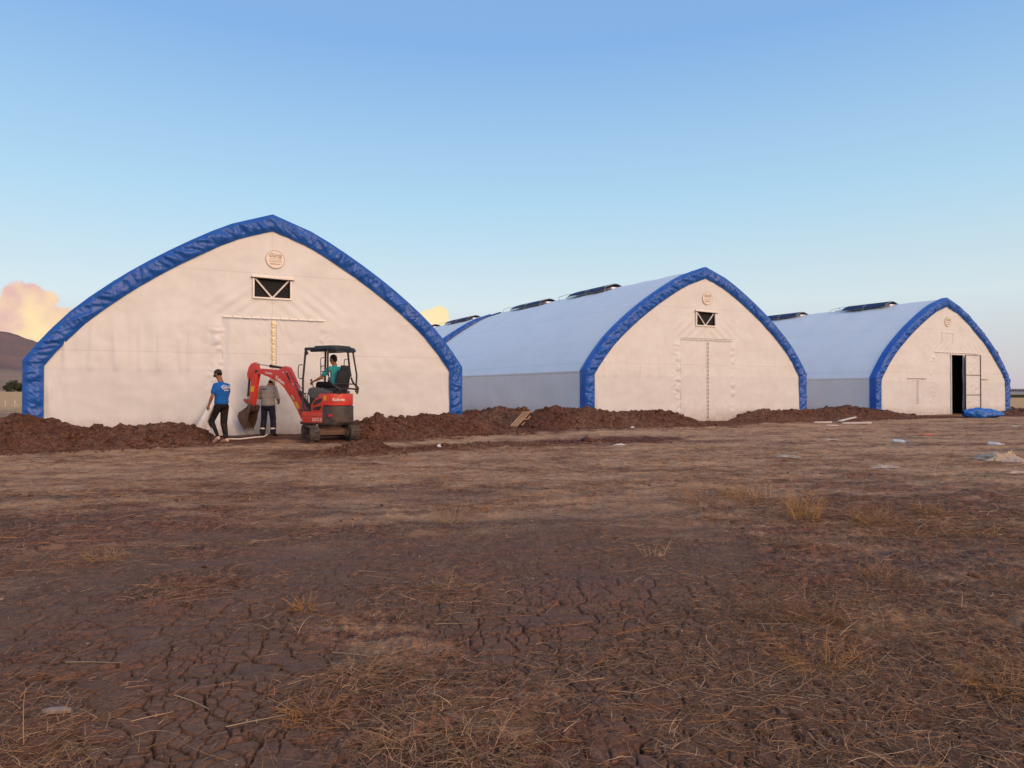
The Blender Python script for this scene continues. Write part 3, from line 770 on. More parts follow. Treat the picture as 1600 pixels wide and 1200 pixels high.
# loose clods
def blobs_mesh(name, pts, sizes, mat, squash=.75, parent=None):
    t = (1 + 5 ** .5) / 2
    ico = np.array([(-1, t, 0), (1, t, 0), (-1, -t, 0), (1, -t, 0), (0, -1, t), (0, 1, t), (0, -1, -t), (0, 1, -t), (t, 0, -1), (t, 0, 1), (-t, 0, -1), (-t, 0, 1)]) / 1.9
    fc = np.array([(0, 11, 5), (0, 5, 1), (0, 1, 7), (0, 7, 10), (0, 10, 11), (1, 5, 9), (5, 11, 4), (11, 10, 2), (10, 7, 6), (7, 1, 8), (3, 9, 4), (3, 4, 2), (3, 2, 6), (3, 6, 8), (3, 8, 9), (4, 9, 5), (2, 4, 11), (6, 2, 10), (8, 6, 7), (9, 8, 1)])
    n = len(pts); an = rng.uniform(0, 6.28, n); ca, sa = np.cos(an), np.sin(an)
    J = 1 + rng.uniform(-.32, .32, (n, 12, 1)); A = ico[None] * J * rng.uniform(.6, 1.3, (n, 1, 3))
    X = A[..., 0] * ca[:, None] - A[..., 1] * sa[:, None]; Y = A[..., 0] * sa[:, None] + A[..., 1] * ca[:, None]
    A = np.stack([X, Y, A[..., 2] * squash], -1) * sizes[:, None, None] + pts[:, None, :]
    F = (fc[None] + (np.arange(n) * 12)[:, None, None]).reshape(-1, 3)
    return mesh_np(name, A.reshape(-1, 3), F, mat, parent, False)
pts, sz = [], []
for X, Y, Zh, hgt, hi in clod_src:
    nn = (1500, 1300, 700, 1500, 1300, 500, 500, 800)[hi]
    i = rng.integers(0, X.shape[0], nn); j = rng.integers(0, X.shape[1], nn)
    if hi == 7: j = np.clip((rng.normal(.5, .3, nn) * X.shape[1]).astype(int), 0, X.shape[1] - 1)
    pts.append(np.stack([X[i, j], Y[i, j], Zh[i, j]], -1)); sz.append(rng.gamma(1.0, .019, nn) + .007)
    if hi < 6:
        nb_ = 45; i = rng.integers(8, X.shape[0] - 8, nb_); j = rng.integers(4, X.shape[1] - 2, nb_)
        pts.append(np.stack([X[i, j], Y[i, j], Zh[i, j] + .01], -1)); sz.append(rng.uniform(.045, .10, nb_))
    # spilled at the foot
    nn2 = nn // 2; i = rng.integers(0, X.shape[0], nn2); q = np.abs(rng.normal(0, .5, nn2)) * .9
    ex = X[i, -1]; ey = Y[i, -1]; dxx = X[i, -1] - X[i, X.shape[1] // 2]; dyy = Y[i, -1] - Y[i, X.shape[1] // 2]; l = np.hypot(dxx, dyy) + 1e-6
    ex = ex + dxx / l * (q - .25); ey = ey + dyy / l * (q - .25)
    pts.append(np.stack([ex, ey, gheight(ex, ey)], -1)); sz.append(rng.gamma(2.0, .010, nn2) + .008)
# scattered over the whole field
nn = 5200; r = 2.2 + 26 * rng.random(nn) ** .9; t = rng.uniform(-.75, .75, nn); x = r * np.sin(t); y = r * np.cos(t)
kk = pnoise(x * .5, y * 1.4, 400) + rng.uniform(-.5, .5, nn) > .05; x, y, r = x[kk], y[kk], r[kk]
pts.append(np.stack([x, y, gheight(x, y)], -1)); sz.append((rng.gamma(1.2, .0035, len(x)) + .002) * (1 + r / 30))
tag(blobs_mesh('soil_clods', np.concatenate(pts), np.concatenate(sz), M_HEAP), 'loose crumbs of red soil scattered over heaps and field', 'soil clods', kind='stuff')
# small pale stones
nn = 700; r = 2.2 + 14 * rng.random(nn); t = rng.uniform(-.75, .75, nn); x = r * np.sin(t); y = r * np.cos(t)
M_STONE = mat_basic('pale_stone', (.34, .27, .22), .8, col2=(.22, .16, .13), scale=40)
tag(blobs_mesh('gravel', np.stack([x, y, gheight(x, y) + .003], -1), rng.gamma(2, .0013, nn) + .0022, M_STONE), 'tiny pale stones scattered on the cracked soil', 'gravel', kind='stuff')

# ------------------------------------------------------------------ straw
def mat_straw():
    m, n, l, p = new_mat('dry_straw')
    v = n.new('ShaderNodeVertexColor'); v.layer_name = 'tone'; l.new(v.outputs[0], p.inputs['Base Color'])
    p.inputs['Roughness'].default_value = .7; p.inputs['Specular IOR Level'].default_value = .25
    return m
M_STRAW = mat_straw()
PAL = np.array([(.30, .19, .095), (.23, .125, .05), (.17, .125, .085), (.38, .29, .18), (.12, .075, .05), (.26, .14, .045), (.20, .15, .10)])
def strands(name, base, direc, length, width, curl, lift, colors, parent=None, nseg=4):
    """many thin three-sided stalks as one mesh. base (n,3), direc (n,3) unit"""
    n = len(base)
    side = np.cross(direc, np.array([0, 0, 1.0])); side /= (np.linalg.norm(side, axis=1)[:, None] + 1e-6)
    upv = np.cross(side, direc)
    pts = np.zeros((n, nseg + 1, 3)); p = base.copy(); d = direc.copy()
    for k in range(nseg + 1):
        pts[:, k] = p
        d = d + side * (curl * rng.uniform(.4, 1.6, n))[:, None] + np.array([0, 0, 1.0])[None] * (lift * rng.uniform(.4, 1.6, n))[:, None]
        d /= np.linalg.norm(d, axis=1)[:, None]; p = p + d * (length / nseg)[:, None]
    ring = np.zeros((n, nseg + 1, 3, 3))
    for q in range(3):
        an = q * 2.094 + .5; off = side * math.cos(an) + upv * math.sin(an)
        tp = np.linspace(1, .45, nseg + 1)
        ring[:, :, q] = pts + off[:, None, :] * (width[:, None] * .5 * tp[None])[..., None]
    Vv = ring.reshape(-1, 3)
    base_i = np.arange(n)[:, None, None] * (nseg + 1) * 3 + np.arange(nseg)[None, :, None] * 3
    q = np.arange(3)[None, None, :]; q2 = (q + 1) % 3
    F = np.stack([base_i + q, base_i + q2, base_i + q2 + 3, base_i + q + 3], -1).reshape(-1, 4)
    return mesh_np(name, Vv, F, M_STRAW, parent, True, np.repeat(colors, (nseg + 1) * 3, 0))
def density(x, y):
    r = np.hypot(x, y); v = -x * .156 + y * .988; u = x * .988 + y * .156; cm = crackmask(x, y)
    d = .05 + .10 * sstep(6, 11, r) + .50 * np.clip(fbm(u * .5, v * 1.3, 500, 4) + .02 + .06 * sstep(5, 9, r), 0, 1) + .06 * sstep(.8, 3.0, x) * sstep(10, 5, r)
    d = d * (1 - .80 * cm)
    for mx, my, s_, a_ in MATS: d = d + a_ * .95 * np.exp(-(((x - mx) ** 2) + ((y - my) * 1.0) ** 2) / s_ ** 2) * (.6 + .8 * np.abs(fbm(x * 3, y * 3, 505, 2)))
    return np.clip(d, .015, 1.2)
def scatter(n, r0, r1, pw):
    r = (r0 ** pw + (r1 ** pw - r0 ** pw) * rng.random(n)) ** (1 / pw); t = rng.uniform(-.72, .72, n)
    x = r * np.sin(t); y = r * np.cos(t); k = rng.random(n) < density(x, y) / 1.1; x, y = x[k], y[k]
    k = heap_dist(x, y) > -.2 if r1 > 13 else np.ones(len(x), bool)
    return x[k], y[k]
def litter(name, x, y, lmin, lmax, wid, upf, colmul=1.0):
    n = len(x); an = rng.uniform(0, 2 * math.pi, n)
    el = np.abs(rng.normal(0, .16, n)) + upf * (rng.random(n) < .10) * rng.uniform(.2, 1.0, n)
    dr = np.stack([np.cos(an) * np.cos(el), np.sin(an) * np.cos(el), np.sin(el)], -1)
    z = gheight(x, y) + rng.uniform(.002, .020, n)
    ln = lmin + (lmax - lmin) * rng.random(n) ** 2.2 + (rng.random(n) < .03) * rng.uniform(.05, .2, n)
    wd = wid * rng.uniform(.5, 1.3, n)
    c = np.array([1.5, 1.27, 1.22]) * PAL[rng.choice(len(PAL), n, p=[.20, .14, .2, .12, .14, .07, .13])] * rng.uniform(.35, 1.0, (n, 1)) ** 1.3 * 1.9 * colmul
    return strands(name, np.stack([x, y, z], -1), dr, ln, wd, rng.normal(0, .24, n), -.16 * el - .02, c)
x, y = scatter(105000, 2.2, 8.0, 1.7)
tag(litter('straw_litter', x, y, .03, .20, .0026, .7, .9), 'dead straw stalks and roots lying tangled on the bare soil', 'straw', kind='stuff')
x, y = scatter(150000, 7, 17, 1.4)
tag(litter('stubble_litter', x, y, .06, .26, .0045, .8, .9), 'short dry straw lying across the middle of the field', 'straw', kind='stuff')
x, y = scatter(60000, 16, 36, 1.3)
inside = np.zeros(len(x), bool)
for Tn in (T1, T2, T3):
    Xt = (x - Tn[0]) * CT + (y - Tn[1]) * ST; Yt = -(x - Tn[0]) * ST + (y - Tn[1]) * CT
    inside |= (np.abs(Xt) < 6.3) & (Yt > -.6)
x, y = x[~inside], y[~inside]
tag(litter('far_stubble', x, y, .06, .24, .006, .6, .9), 'pale stubble in front of the hangars', 'straw', kind='stuff')

x, y = scatter(60000, 2.2, 9.0, 1.6); n_ = len(x); an = rng.uniform(0, 6.283, n_); el = np.abs(rng.normal(0, .25, n_))
tag(strands('chaff', np.stack([x, y, gheight(x, y) + rng.uniform(.001, .008, n_)], -1), np.stack([np.cos(an) * np.cos(el), np.sin(an) * np.cos(el), np.sin(el)], -1), rng.uniform(.010, .045, n_), rng.uniform(.0018, .0036, n_),
    rng.normal(0, .1, n_), np.zeros(n_), np.array([(.42, .30, .19)]) * rng.uniform(.45, 1.3, (n_, 1)), None, 1), 'pale chopped bits of straw strewn on the soil', 'chaff', kind='stuff')

def weed(label, px, py, h, n, spread, tint, droop=-.10, group='clumps of dry weed standing in the field'):
    X, Y = gp(px, py); nb = n
    an = rng.uniform(0, 2 * math.pi, nb); el = np.clip(rng.normal(spread, .32, nb), .08, 1.5)
    dr = np.stack([np.cos(an) * np.cos(el), np.sin(an) * np.cos(el), np.sin(el)], -1)
    rb = rng.random(nb) ** .7 * h * .55
    b = np.stack([np.cos(an) * rb, np.sin(an) * rb, np.zeros(nb)], -1)
    c = np.array(tint)[None] * rng.uniform(.6, 1.35, (nb, 1))
    ln = h * rng.uniform(.35, 1.15, nb)
    # side twigs
    kk = rng.integers(0, nb, nb * 2); f = rng.uniform(.4, .95, nb * 2)
    b2 = b[kk] + dr[kk] * (ln[kk] * f)[:, None] * .9; a2 = rng.uniform(0, 6.28, nb * 2); e2 = rng.uniform(-.1, 1.2, nb * 2)
    d2 = np.stack([np.cos(a2) * np.cos(e2), np.sin(a2) * np.cos(e2), np.sin(e2)], -1)
    o = strands('dry_weed', np.concatenate([b, b2]), np.concatenate([dr, d2]), np.concatenate([ln, ln[kk] * .3]), np.concatenate([np.full(nb, .0030 + .00035 * Y), np.full(nb * 2, .0018 + .0003 * Y)]),
                rng.normal(0, .26, nb * 3), np.full(nb * 3, droop), np.concatenate([c, c[kk] * 1.1]))
    o.location = (X, Y, float(gheight(X, Y)) - .004)
    return tag(o, label, 'dry weed', group)
OR_ = (.42, .22, .09); TA_ = (.42, .27, .15); BR_ = (.30, .165, .09); PA_ = (.54, .39, .26)
weed('tall golden clump of upright dry weed, right of centre in mid field', 1255, 810, .30, 95, 1.3, (.46, .27, .12), -.02)
weed('pair of pale upright dry stalks beside a golden weed', 1186, 778, .28, 12, 1.5, (.70, .50, .32), .0)
weed('golden dry weed just left of the pair of pale upright stalks', 1160, 784, .26, 55, .9, (.44, .26, .12))
weed('thin reddish dry weed left of the golden weeds in mid field', 1090, 788, .32, 42, 1.1, (.38, .22, .13))
weed('low wide spread of golden weed, right of the tall golden clump', 1365, 817, .24, 100, .7, (.40, .235, .11))
weed('small round tuft of golden weed beyond the low wide spread', 1452, 802, .20, 45, .9, (.42, .25, .11))
weed('lone dry stalk with a tangled brown head, upper of two thin stalks at right', 1347, 982, .22, 5, 1.4, PA_, -.02)
weed('small bushy brown weed with bent pale stem at right', 1418, 918, .16, 24, 1.1, BR_, -.04)
weed('fuzzy upright brown weed left of the bent-stem weed at right', 1370, 905, .16, 28, 1.1, OR_, -.04)
weed('big sprawling tangle of orange-brown roots in the lower right', 1290, 1040, .22, 190, .25, OR_, -.14)
weed('sprawling brown weed beyond the big orange tangle', 1270, 965, .24, 140, .35, BR_, -.12)
weed('dense orange tangle of dry weed at the right edge, near the bottom', 1575, 1075, .20, 140, .35, OR_, -.12)
weed('dark tangle of roots between the orange tangle and the bottom right corner', 1440, 1090, .22, 90, .4, BR_, -.12)
weed('reddish tangle of twigs left of the sprawling brown weed', 1140, 958, .22, 55, .6, BR_, -.1)
weed('straw-coloured star-shaped tuft on cracked soil, bottom centre-left', 562, 1052, .14, 45, .5, TA_, -.1)
weed('flattened golden tuft at the bottom, left of centre', 492, 1118, .15, 60, .45, OR_, -.12)
weed('loose flattened heap of twigs at the bottom centre', 640, 1150, .20, 90, .25, TA_, -.12)
weed('curly dry roots at the bottom edge, right of the twig heap', 760, 1185, .17, 70, .3, TA_, -.16)
weed('pale tuft with long arching stalks in the bottom left corner', 45, 1165, .22, 110, .3, TA_, -.14)
weed('faded golden tuft in mid field, straight down from the gap between hangars', 690, 918, .20, 40, .6, TA_, -.1)
weed('small dry tuft standing left of centre in mid field', 478, 950, .11, 34, .7, OR_, -.06)
weed('tuft of dry grass on a low bank at left', 160, 872, .16, 60, .5, TA_, -.08)
weed('wispy golden weed between the tufts and the hangars, centre field', 708, 814, .28, 45, .8, (.40, .27, .16), -.06)
weed('tiny upright sprig of weed on bare soil, centre right', 1022, 865, .16, 16, 1.2, PA_, -.04)
weed('dry thistle-like weed at the right edge of mid field', 1578, 908, .18, 42, .7, BR_, -.06)
# single long pale straws lying on the crust
for i, (x0, y0, x1, y1) in enumerate([(355, 1140, 465, 1114), (105, 1037, 200, 1034), (275, 1090, 338, 1108), (520, 1021, 595, 1026), (680, 976, 738, 973), (560, 893, 592, 894), (1128, 1046, 1062, 1020), (1310, 1000, 1350, 955), (640, 1070, 672, 1075), (1365, 1140, 1410, 1160)]):
    a = gp(x0, y0); b = gp(x1, y1); d = np.array([b[0] - a[0], b[1] - a[1], 0]); L = np.linalg.norm(d)
    o = strands('straw_stalk', np.array([[0, 0, 0.0]]), (d / L)[None], np.array([L]), np.array([.0075]), np.array([.03]), np.array([.0]), np.array([(.42, .31, .19)]), None, 6)
    zz = max(float(gheight(a[0] + d[0] * k, a[1] + d[1] * k)) for k in (0, .25, .5, .75, 1)); o.location = (a[0], a[1], zz + .004)
    tag(o, ['longest pale straw, lying at the bottom left of centre', 'bent pale straw on cracked soil at the left', 'pale straw with a kink, below the bent one at the left', 'straight straw beside the star-shaped tuft', 'short bright straw lying in mid field', 'short straw lying on the purple-brown soil, centre left',
            'straw lying slantwise in the lower centre-right', 'crooked pale stem in the lower right', 'stub of straw near the bottom centre', 'stout straw in the bottom right'][i], 'straw stalk', 'single straws lying on the soil')

# ------------------------------------------------------------------ blob bodies: tapered capsules fused into one continuous skin
def _ico(c, r, sub=2):
    return c, r, sub
def blob(name, prims, mat, parent=None, voxel=.010, smooth=4, colorfn=None):
    bm = bmesh.new()
    def sphere_pts(c, r, n=26):
        out = []
        for i in range(n):
            z = 1 - 2 * (i + .5) / n; a = i * 2.39996; q = math.sqrt(max(0, 1 - z * z))
            rx, ry, rz = r if isinstance(r, (tuple, list)) else (r, r, r)
            out.append(Vector((c[0] + q * math.cos(a) * rx, c[1] + q * math.sin(a) * ry, c[2] + z * rz)))
        return out
    for p in prims:
        if p[0] == 'c': pts = sphere_pts(p[1], p[2], 40) + sphere_pts(p[3], p[4], 40)
        else:
            pts = sphere_pts((0, 0, 0), p[2], 90)
            if len(p) > 3: pts = [p[3] @ v for v in pts]
            pts = [v + Vector(p[1]) for v in pts]
        vs = [bm.verts.new(v) for v in pts]
        r = bmesh.ops.convex_hull(bm, input=vs)
        dead = {g for g in r['geom_interior'] if isinstance(g, bmesh.types.BMVert)} | {g for g in r['geom_unused'] if isinstance(g, bmesh.types.BMVert)}
        bmesh.ops.delete(bm, geom=list(dead), context='VERTS')
    me = bpy.data.meshes.new('t'); bm.to_mesh(me); bm.free()
    o = bpy.data.objects.new('t', me); C.objects.link(o)
    m = o.modifiers.new('r', 'REMESH'); m.mode = 'VOXEL'; m.voxel_size = voxel
    s = o.modifiers.new('s', 'SMOOTH'); s.iterations = smooth; s.factor = .5
    dg = bpy.context.evaluated_depsgraph_get(); dg.update()
    nm = bpy.data.meshes.new_from_object(o.evaluated_get(dg)); bpy.data.objects.remove(o); bpy.data.meshes.remove(me)
    nm.name = name; finish(nm)
    return link(name, nm, mat, parent)

def mat_cloth(name, col, col2=None, scale=9, bdist=.03):
    m, n, l, p = new_mat(name)
    tcn = n.new('ShaderNodeTexCoord'); ob = tcn.outputs['Object']
    mp = n.new('ShaderNodeMapping'); mp.inputs['Scale'].default_value = (1, 1, .6); mp.inputs['Rotation'].default_value = (.4, .3, 0); l.new(ob, mp.inputs[0])
    a = noise_node(n, l, scale, 4, .6, mp.outputs[0]); a.inputs['Distortion'].default_value = 1.0
    l.new(mixc(n, l, mrange(n, l, a.outputs[0], .4, .7), col, col2 or tuple(c * .8 for c in col)), p.inputs['Base Color'])
    nd = noise_node(n, l, 5, 6, .7, ob); sx = n.new('ShaderNodeSeparateXYZ'); l.new(ob, sx.inputs[0])
    zz = mrange(n, l, sx.outputs[2], .0, 1.0, .28, .04); mm = n.new('ShaderNodeMath'); mm.operation = 'MULTIPLY'; l.new(zz, mm.inputs[0]); l.new(mrange(n, l, nd.outputs[0], .4, .7), mm.inputs[1])
    l.new(mixc(n, l, mm.outputs[0], p.inputs['Base Color'].links[0].from_socket, (.22, .14, .10)), p.inputs['Base Color'])
    p.inputs['Roughness'].default_value = .85; p.inputs['Specular IOR Level'].default_value = .2
    bump(n, l, a.outputs[0], .8, bdist, p); return m
M_SKIN = mat_cloth('skin', (.32, .15, .09), (.26, .11, .07), 20, .002)
M_HAIR = mat_cloth('dark_hair', (.012, .010, .010), None, 60, .004)
M_SHIRT_BLUE = mat_cloth('royal_blue_jersey', (.010, .13, .50), (.008, .10, .40))
M_SHIRT_GREY = mat_cloth('grey_work_shirt', (.36, .34, .32), (.28, .265, .25))
M_SHIRT_TEAL = mat_cloth('turquoise_shirt', (.03, .36, .40), (.02, .28, .33))
M_PANTS_BLACK = mat_cloth('black_track_pants', (.010, .010, .013))
M_PANTS_NAVY = mat_cloth('navy_work_trousers', (.012, .016, .035), (.016, .020, .042))
M_CAPDK = mat_cloth('dark_grey_cap', (.035, .036, .040), None, 30, .003)
M_CAPLT = mat_cloth('sand_cap', (.42, .36, .28), None, 30, .003)
M_SHOE = mat_cloth('pale_pink_sneaker', (.62, .40, .32), (.70, .50, .42), 20, .003)
M_BOOT = mat_cloth('black_boot', (.012, .012, .013), None, 30, .003)
M_REFL = mat_basic('reflective_tape', (.75, .70, .58), .35, scale=20)
M_GREYSTRIPE = mat_basic('grey_side_stripe', (.42, .40, .42), .7, scale=20)
M_PRINT = mat_basic('white_shirt_print', (.62, .70, .80), .7, scale=20)
M_EYE = mat_basic('eye', (.02, .015, .012), .2)

def vlerp(a, b, t): return tuple(a[i] + (b[i] - a[i]) * t for i in range(3))
def vadd(a, b): return tuple(x + y for x, y in zip(a, b))
def hand_prims(wr, d, palm_n, curl):
    """palm, four unequal bent fingers and a thumb leaving the side of the palm"""
    wr = Vector(wr); d = Vector(d).normalized(); nrm = Vector(palm_n); nrm = (nrm - d * nrm.dot(d)).normalized(); sd_ = d.cross(nrm).normalized()
    out = [('c', tuple(wr), .026, tuple(wr + d * .045), .030), ('c', tuple(wr + d * .03 + sd_ * .02), .020, tuple(wr + d * .082 + sd_ * .026), .015), ('c', tuple(wr + d * .03 - sd_ * .02), .020, tuple(wr + d * .080 - sd_ * .026), .015), ('c', tuple(wr + d * .04), .020, tuple(wr + d * .084), .016)]
    for k, (off, ln) in enumerate(((-.031, .062), (-.011, .074), (.010, .080), (.030, .070))):
        p0 = wr + d * .078 + sd_ * off
        a1 = curl * .6; v1 = (d * math.cos(a1) + nrm * math.sin(a1)); p1 = p0 + v1 * ln * .45
        a2 = curl * 1.5; v2 = (d * math.cos(a2) + nrm * math.sin(a2)); p2 = p1 + v2 * ln * .32
        a3 = curl * 2.1; v3 = (d * math.cos(a3) + nrm * math.sin(a3)); p3 = p2 + v3 * ln * .25
        out += [('c', tuple(p0), .0098, tuple(p1), .0092), ('c', tuple(p1), .0092, tuple(p2), .0085), ('c', tuple(p2), .0085, tuple(p3), .0078)]
    t0 = wr + d * .028 + sd_ * .028; t1 = t0 + (d * .6 + sd_ * .75 + nrm * .25).normalized() * .036; t2 = t1 + (d * .85 + sd_ * .25 + nrm * .45).normalized() * .030
    out += [('c', tuple(t0), .014, tuple(t1), .0115), ('c', tuple(t1), .0115, tuple(t2), .0095)]
    return out
def head_prims(c, fwd, up):
    """c: head centre; fwd: face direction; up: crown direction"""
    f = Vector(fwd).normalized(); u = Vector(up); u = (u - f * u.dot(f)).normalized(); s = u.cross(f)
    Rm = Matrix((f, s, u)).transposed()
    c = Vector(c)
    P = lambda x, y, z: tuple(c + f * x + s * y + u * z)
    return [('e', P(-.012, 0, .022), (.092, .076, .098), Rm), ('e', P(.022, 0, -.05), (.064, .058, .074), Rm), ('c', P(.040, 0, -.088), .028, P(.056, 0, -.090), .024),
            ('c', P(.084, 0, .004), .011, P(.103, 0, -.028), .013), ('c', P(.076, -.028, .022), .012, P(.076, .028, .022), .012), ('c', P(.082, -.016, -.060), .009, P(.082, .016, -.060), .009),
            ('e', P(-.006, .078, -.012), (.019, .010, .032), Rm), ('e', P(-.006, -.078, -.012), (.019, .010, .032), Rm)], P, Rm
def person(label, loc, rz, J, mats, cap, group=None, voxel=.0085):
    """J: joints in the person's frame (x forward, y left, z up)"""
    h = thing('person', label, 'person', loc, rz, group)
    hp, HPf, Rm = head_prims(J['head'], J['face'], J['crown'])
    neck = J['neck']; chest = J['chest']; pel = J['pelvis']; shL, shR = J['shoulder']; elL, elR = J['elbow']; wrL, wrR = J['wrist']
    hL, hR = J['hip']; kL, kR = J['knee']; aL, aR = J['ankle']; tL, tR = J['toe']
    sk = hp + [('c', neck, .066, vlerp(neck, J['head'], .72), .060), ('c', chest, .11, pel, .11)]
    for sh, el, wr, pn, cu in ((shL, elL, wrL, J['palm'][0], J['curl']), (shR, elR, wrR, J['palm'][1], J['curl'])):
        sk += [('c', chest, .08, sh, .052), ('c', sh, .052, el, .040), ('c', el, .041, vlerp(el, wr, .3), .040), ('c', vlerp(el, wr, .3), .040, wr, .025)]
        d = [w - e for w, e in zip(wr, el)] if 'hdir' not in J else J['hdir']
        sk += hand_prims(wr, d, pn, cu)
    for hh, kk, aa, tt in ((hL, kL, aL, tL), (hR, kR, aR, tR)):
        sk += [('c', hh, .080, kk, .052), ('c', kk, .052, vlerp(kk, aa, .3), .052), ('c', vlerp(kk, aa, .3), .052, aa, .036), ('c', aa, .034, tt, .024)]
    body = blob('body', sk, mats['skin'], h, voxel, 3)
    for s_ in (-1, 1):
        p = HPf(.079, s_ * .031, .004); e = MB(); e.box(p, (.012, .018, .009), bevel=.003); e.build('eye', M_EYE, body)
    # shirt
    sp = vlerp(pel, chest, .12)
    a, b = J['torso']
    up_ = (Vector(chest) - Vector(pel)).normalized(); y_ = (Vector(shL) - Vector(shR)).normalized(); x_ = y_.cross(up_).normalized(); y_ = up_.cross(x_)
    Rt = Matrix((x_, y_, up_)).transposed()
    def T(t, x, y): return tuple(Vector(vlerp(pel, chest, t)) + x_ * x + y_ * y)
    st = [('e', T(1.0, -.005, 0), (.118 * a, .175 * b, .15), Rt), ('e', T(.72, 0, 0), (.125 * a, .168 * b, .17), Rt), ('e', T(.40, 0, 0), (.120 * a, .158 * b, .17), Rt), ('e', T(.12, 0, 0), (.124 * a, .166 * b, .14), Rt),
          ('c', T(-.08, 0, .075 * b), .085, T(.5, 0, .085 * b), .088), ('c', T(-.08, 0, -.075 * b), .085, T(.5, 0, -.085 * b), .088), ('c', vlerp(chest, neck, .6), .085, vlerp(chest, neck, .98), .066)]
    for sh, el, wr in ((shL, elL, wrL), (shR, elR, wrR)):
        st += [('c', vlerp(chest, neck, .55), .085, vadd(sh, (0, 0, .004)), .066)]
        if J.get('long'): st += [('c', sh, .070, el, .056), ('c', el, .057, vlerp(el, wr, .85), .040)]
        else: st += [('c', sh, .070, vlerp(sh, el, .62), .068)]
    blob('shirt', st, mats['shirt'], h, .011, 14)
    # trousers
    tr = [('e', T(-.10, -.005, 0), (.118 * a, .158 * b, .115), Rt), ('c', T(0, 0, .05), .10, T(0, 0, -.05), .10)]
    for hh, kk, aa in ((hL, kL, aL), (hR, kR, aR)):
        tr += [('c', T(-.05, 0, 0), .10, hh, .104), ('c', hh, .104, kk, .082), ('c', kk, .082, vlerp(kk, aa, .92), J.get('cuff', .055))]
    tro = blob('trousers', tr, mats['pants'], h, .011, 8)
    for aa, tt in ((aL, tL), (aR, tR)):
        d = Vector(tt) - Vector(aa); d.normalize(); hl = Vector(aa) - d * .045 + Vector((0, 0, -.045))
        q = [('c', tuple(hl), .040, tuple(Vector(tt) + Vector((0, 0, .0))), .036), ('c', aa, .046, tuple(hl), .042), ('c', aa, .047, tuple(Vector(vlerp(aa, tt, .6))), .038), ('c', vadd(tt, (0, .014, 0)), .032, vadd(tt, (0, -.014, 0)), .032)]
        if mats.get('tall'): q.append(('c', vadd(aa, (0, 0, .09)), .052, aa, .048))
        blob('shoe', q, mats['shoe'], h, .009, 2)
    if cap == 'hair':
        q = [('e', HPf(-.020, 0, .034), (.096, .083, .096), Rm), ('e', HPf(-.050, 0, -.012), (.060, .074, .075), Rm)]
        blob('hair', q, mats['cap'], h, .009, 2)
    else:
        q = [('e', HPf(-.012, 0, .045), (.102, .087, .085), Rm), ('e', HPf(-.015, 0, .018), (.100, .086, .040), Rm)]
        cp = blob('cap', q, mats['cap'], h, .009, 2)
        q = [('e', HPf(.090, 0, .010), (.060, .060, .010), Rm), ('e', HPf(.08, 0, .022), (.05, .07, .012), Rm)]
        blob('cap_peak', q, mats['cap'], cp, .006, 2)
        blob('hair', [('e', HPf(-.045, 0, -.018), (.060, .074, .052), Rm)], M_HAIR, h, .009, 2)
    return h, body, tro, T

# --- man in blue, walking away to the left with his head bowed
fy = math.atan2(.50, -.86)
bx0, by0 = at(346, 17.25)
J = dict(head=(.125, .0, 1.69), face=(.85, .10, -.52), crown=(.50, 0, .86), neck=(.02, 0, 1.50), chest=(-.01, 0, 1.32), pelvis=(0, 0, .97),
         shoulder=((.0, .165, 1.415), (-.01, -.165, 1.405)), elbow=((.02, .245, 1.15), (.07, -.235, 1.16)), wrist=((.15, .245, .92), (.27, -.18, 1.02)), palm=((0, -1, 0), (0, 1, 0)), curl=.45,
         hip=((.0, .095, .90), (0, -.095, .90)), knee=((.23, .12, .54), (.04, -.10, .50)), ankle=((-.01, .11, .15), (-.07, -.09, .10)), toe=((.12, .11, .045), (.10, -.10, .04)), torso=(1.16, 1.12), cuff=.056)
pm, body, tro, T = person('man in a blue T-shirt and black track pants, walking with head bowed', (bx0, by0, .0), fy, J,
             dict(skin=M_SKIN, shirt=M_SHIRT_BLUE, pants=M_PANTS_BLACK, shoe=M_SHOE, cap=M_CAPDK), 'cap')
b = MB(); b.tube([(.055, .185, .86), (.165, .20, .70), (.245, .188, .54), (.12, .178, .36), (.015, .160, .19)], .022, 8); b.build('side_stripe', M_GREYSTRIPE, tro)
# print across the shoulder blades, read from behind
BACK = Matrix(((0, 0, -1, 0), (-1, 0, 0, 0), (0, 1, 0, 0), (0, 0, 0, 1)))
def wrap_back(o, base_x, k=1.9):
    for v in o.data.vertices: v.co.x += k * v.co.y ** 2
BX = -.172
for (txt, sz_, yy, zz, nm) in (('Güriş', .115, -.02, 1.375, 'back_print'), ('ÇADIR', .042, -.01, 1.295, 'back_print')):
    o = text_obj(nm, txt, sz_, Matrix.Translation((BX, yy, zz)) @ BACK, pm, M_PRINT, .003, 0, .003); wrap_back(o, BX)
b = MB(); b.tube([(BX, .09, 1.37), (BX, .055, 1.435), (BX, .01, 1.40)], .006, 6); b.tube([(BX, .09, 1.37), (BX, .085, 1.32), (BX, .05, 1.31)], .006, 6)
o = b.build('back_emblem', M_PRINT, pm); wrap_back(o, BX)

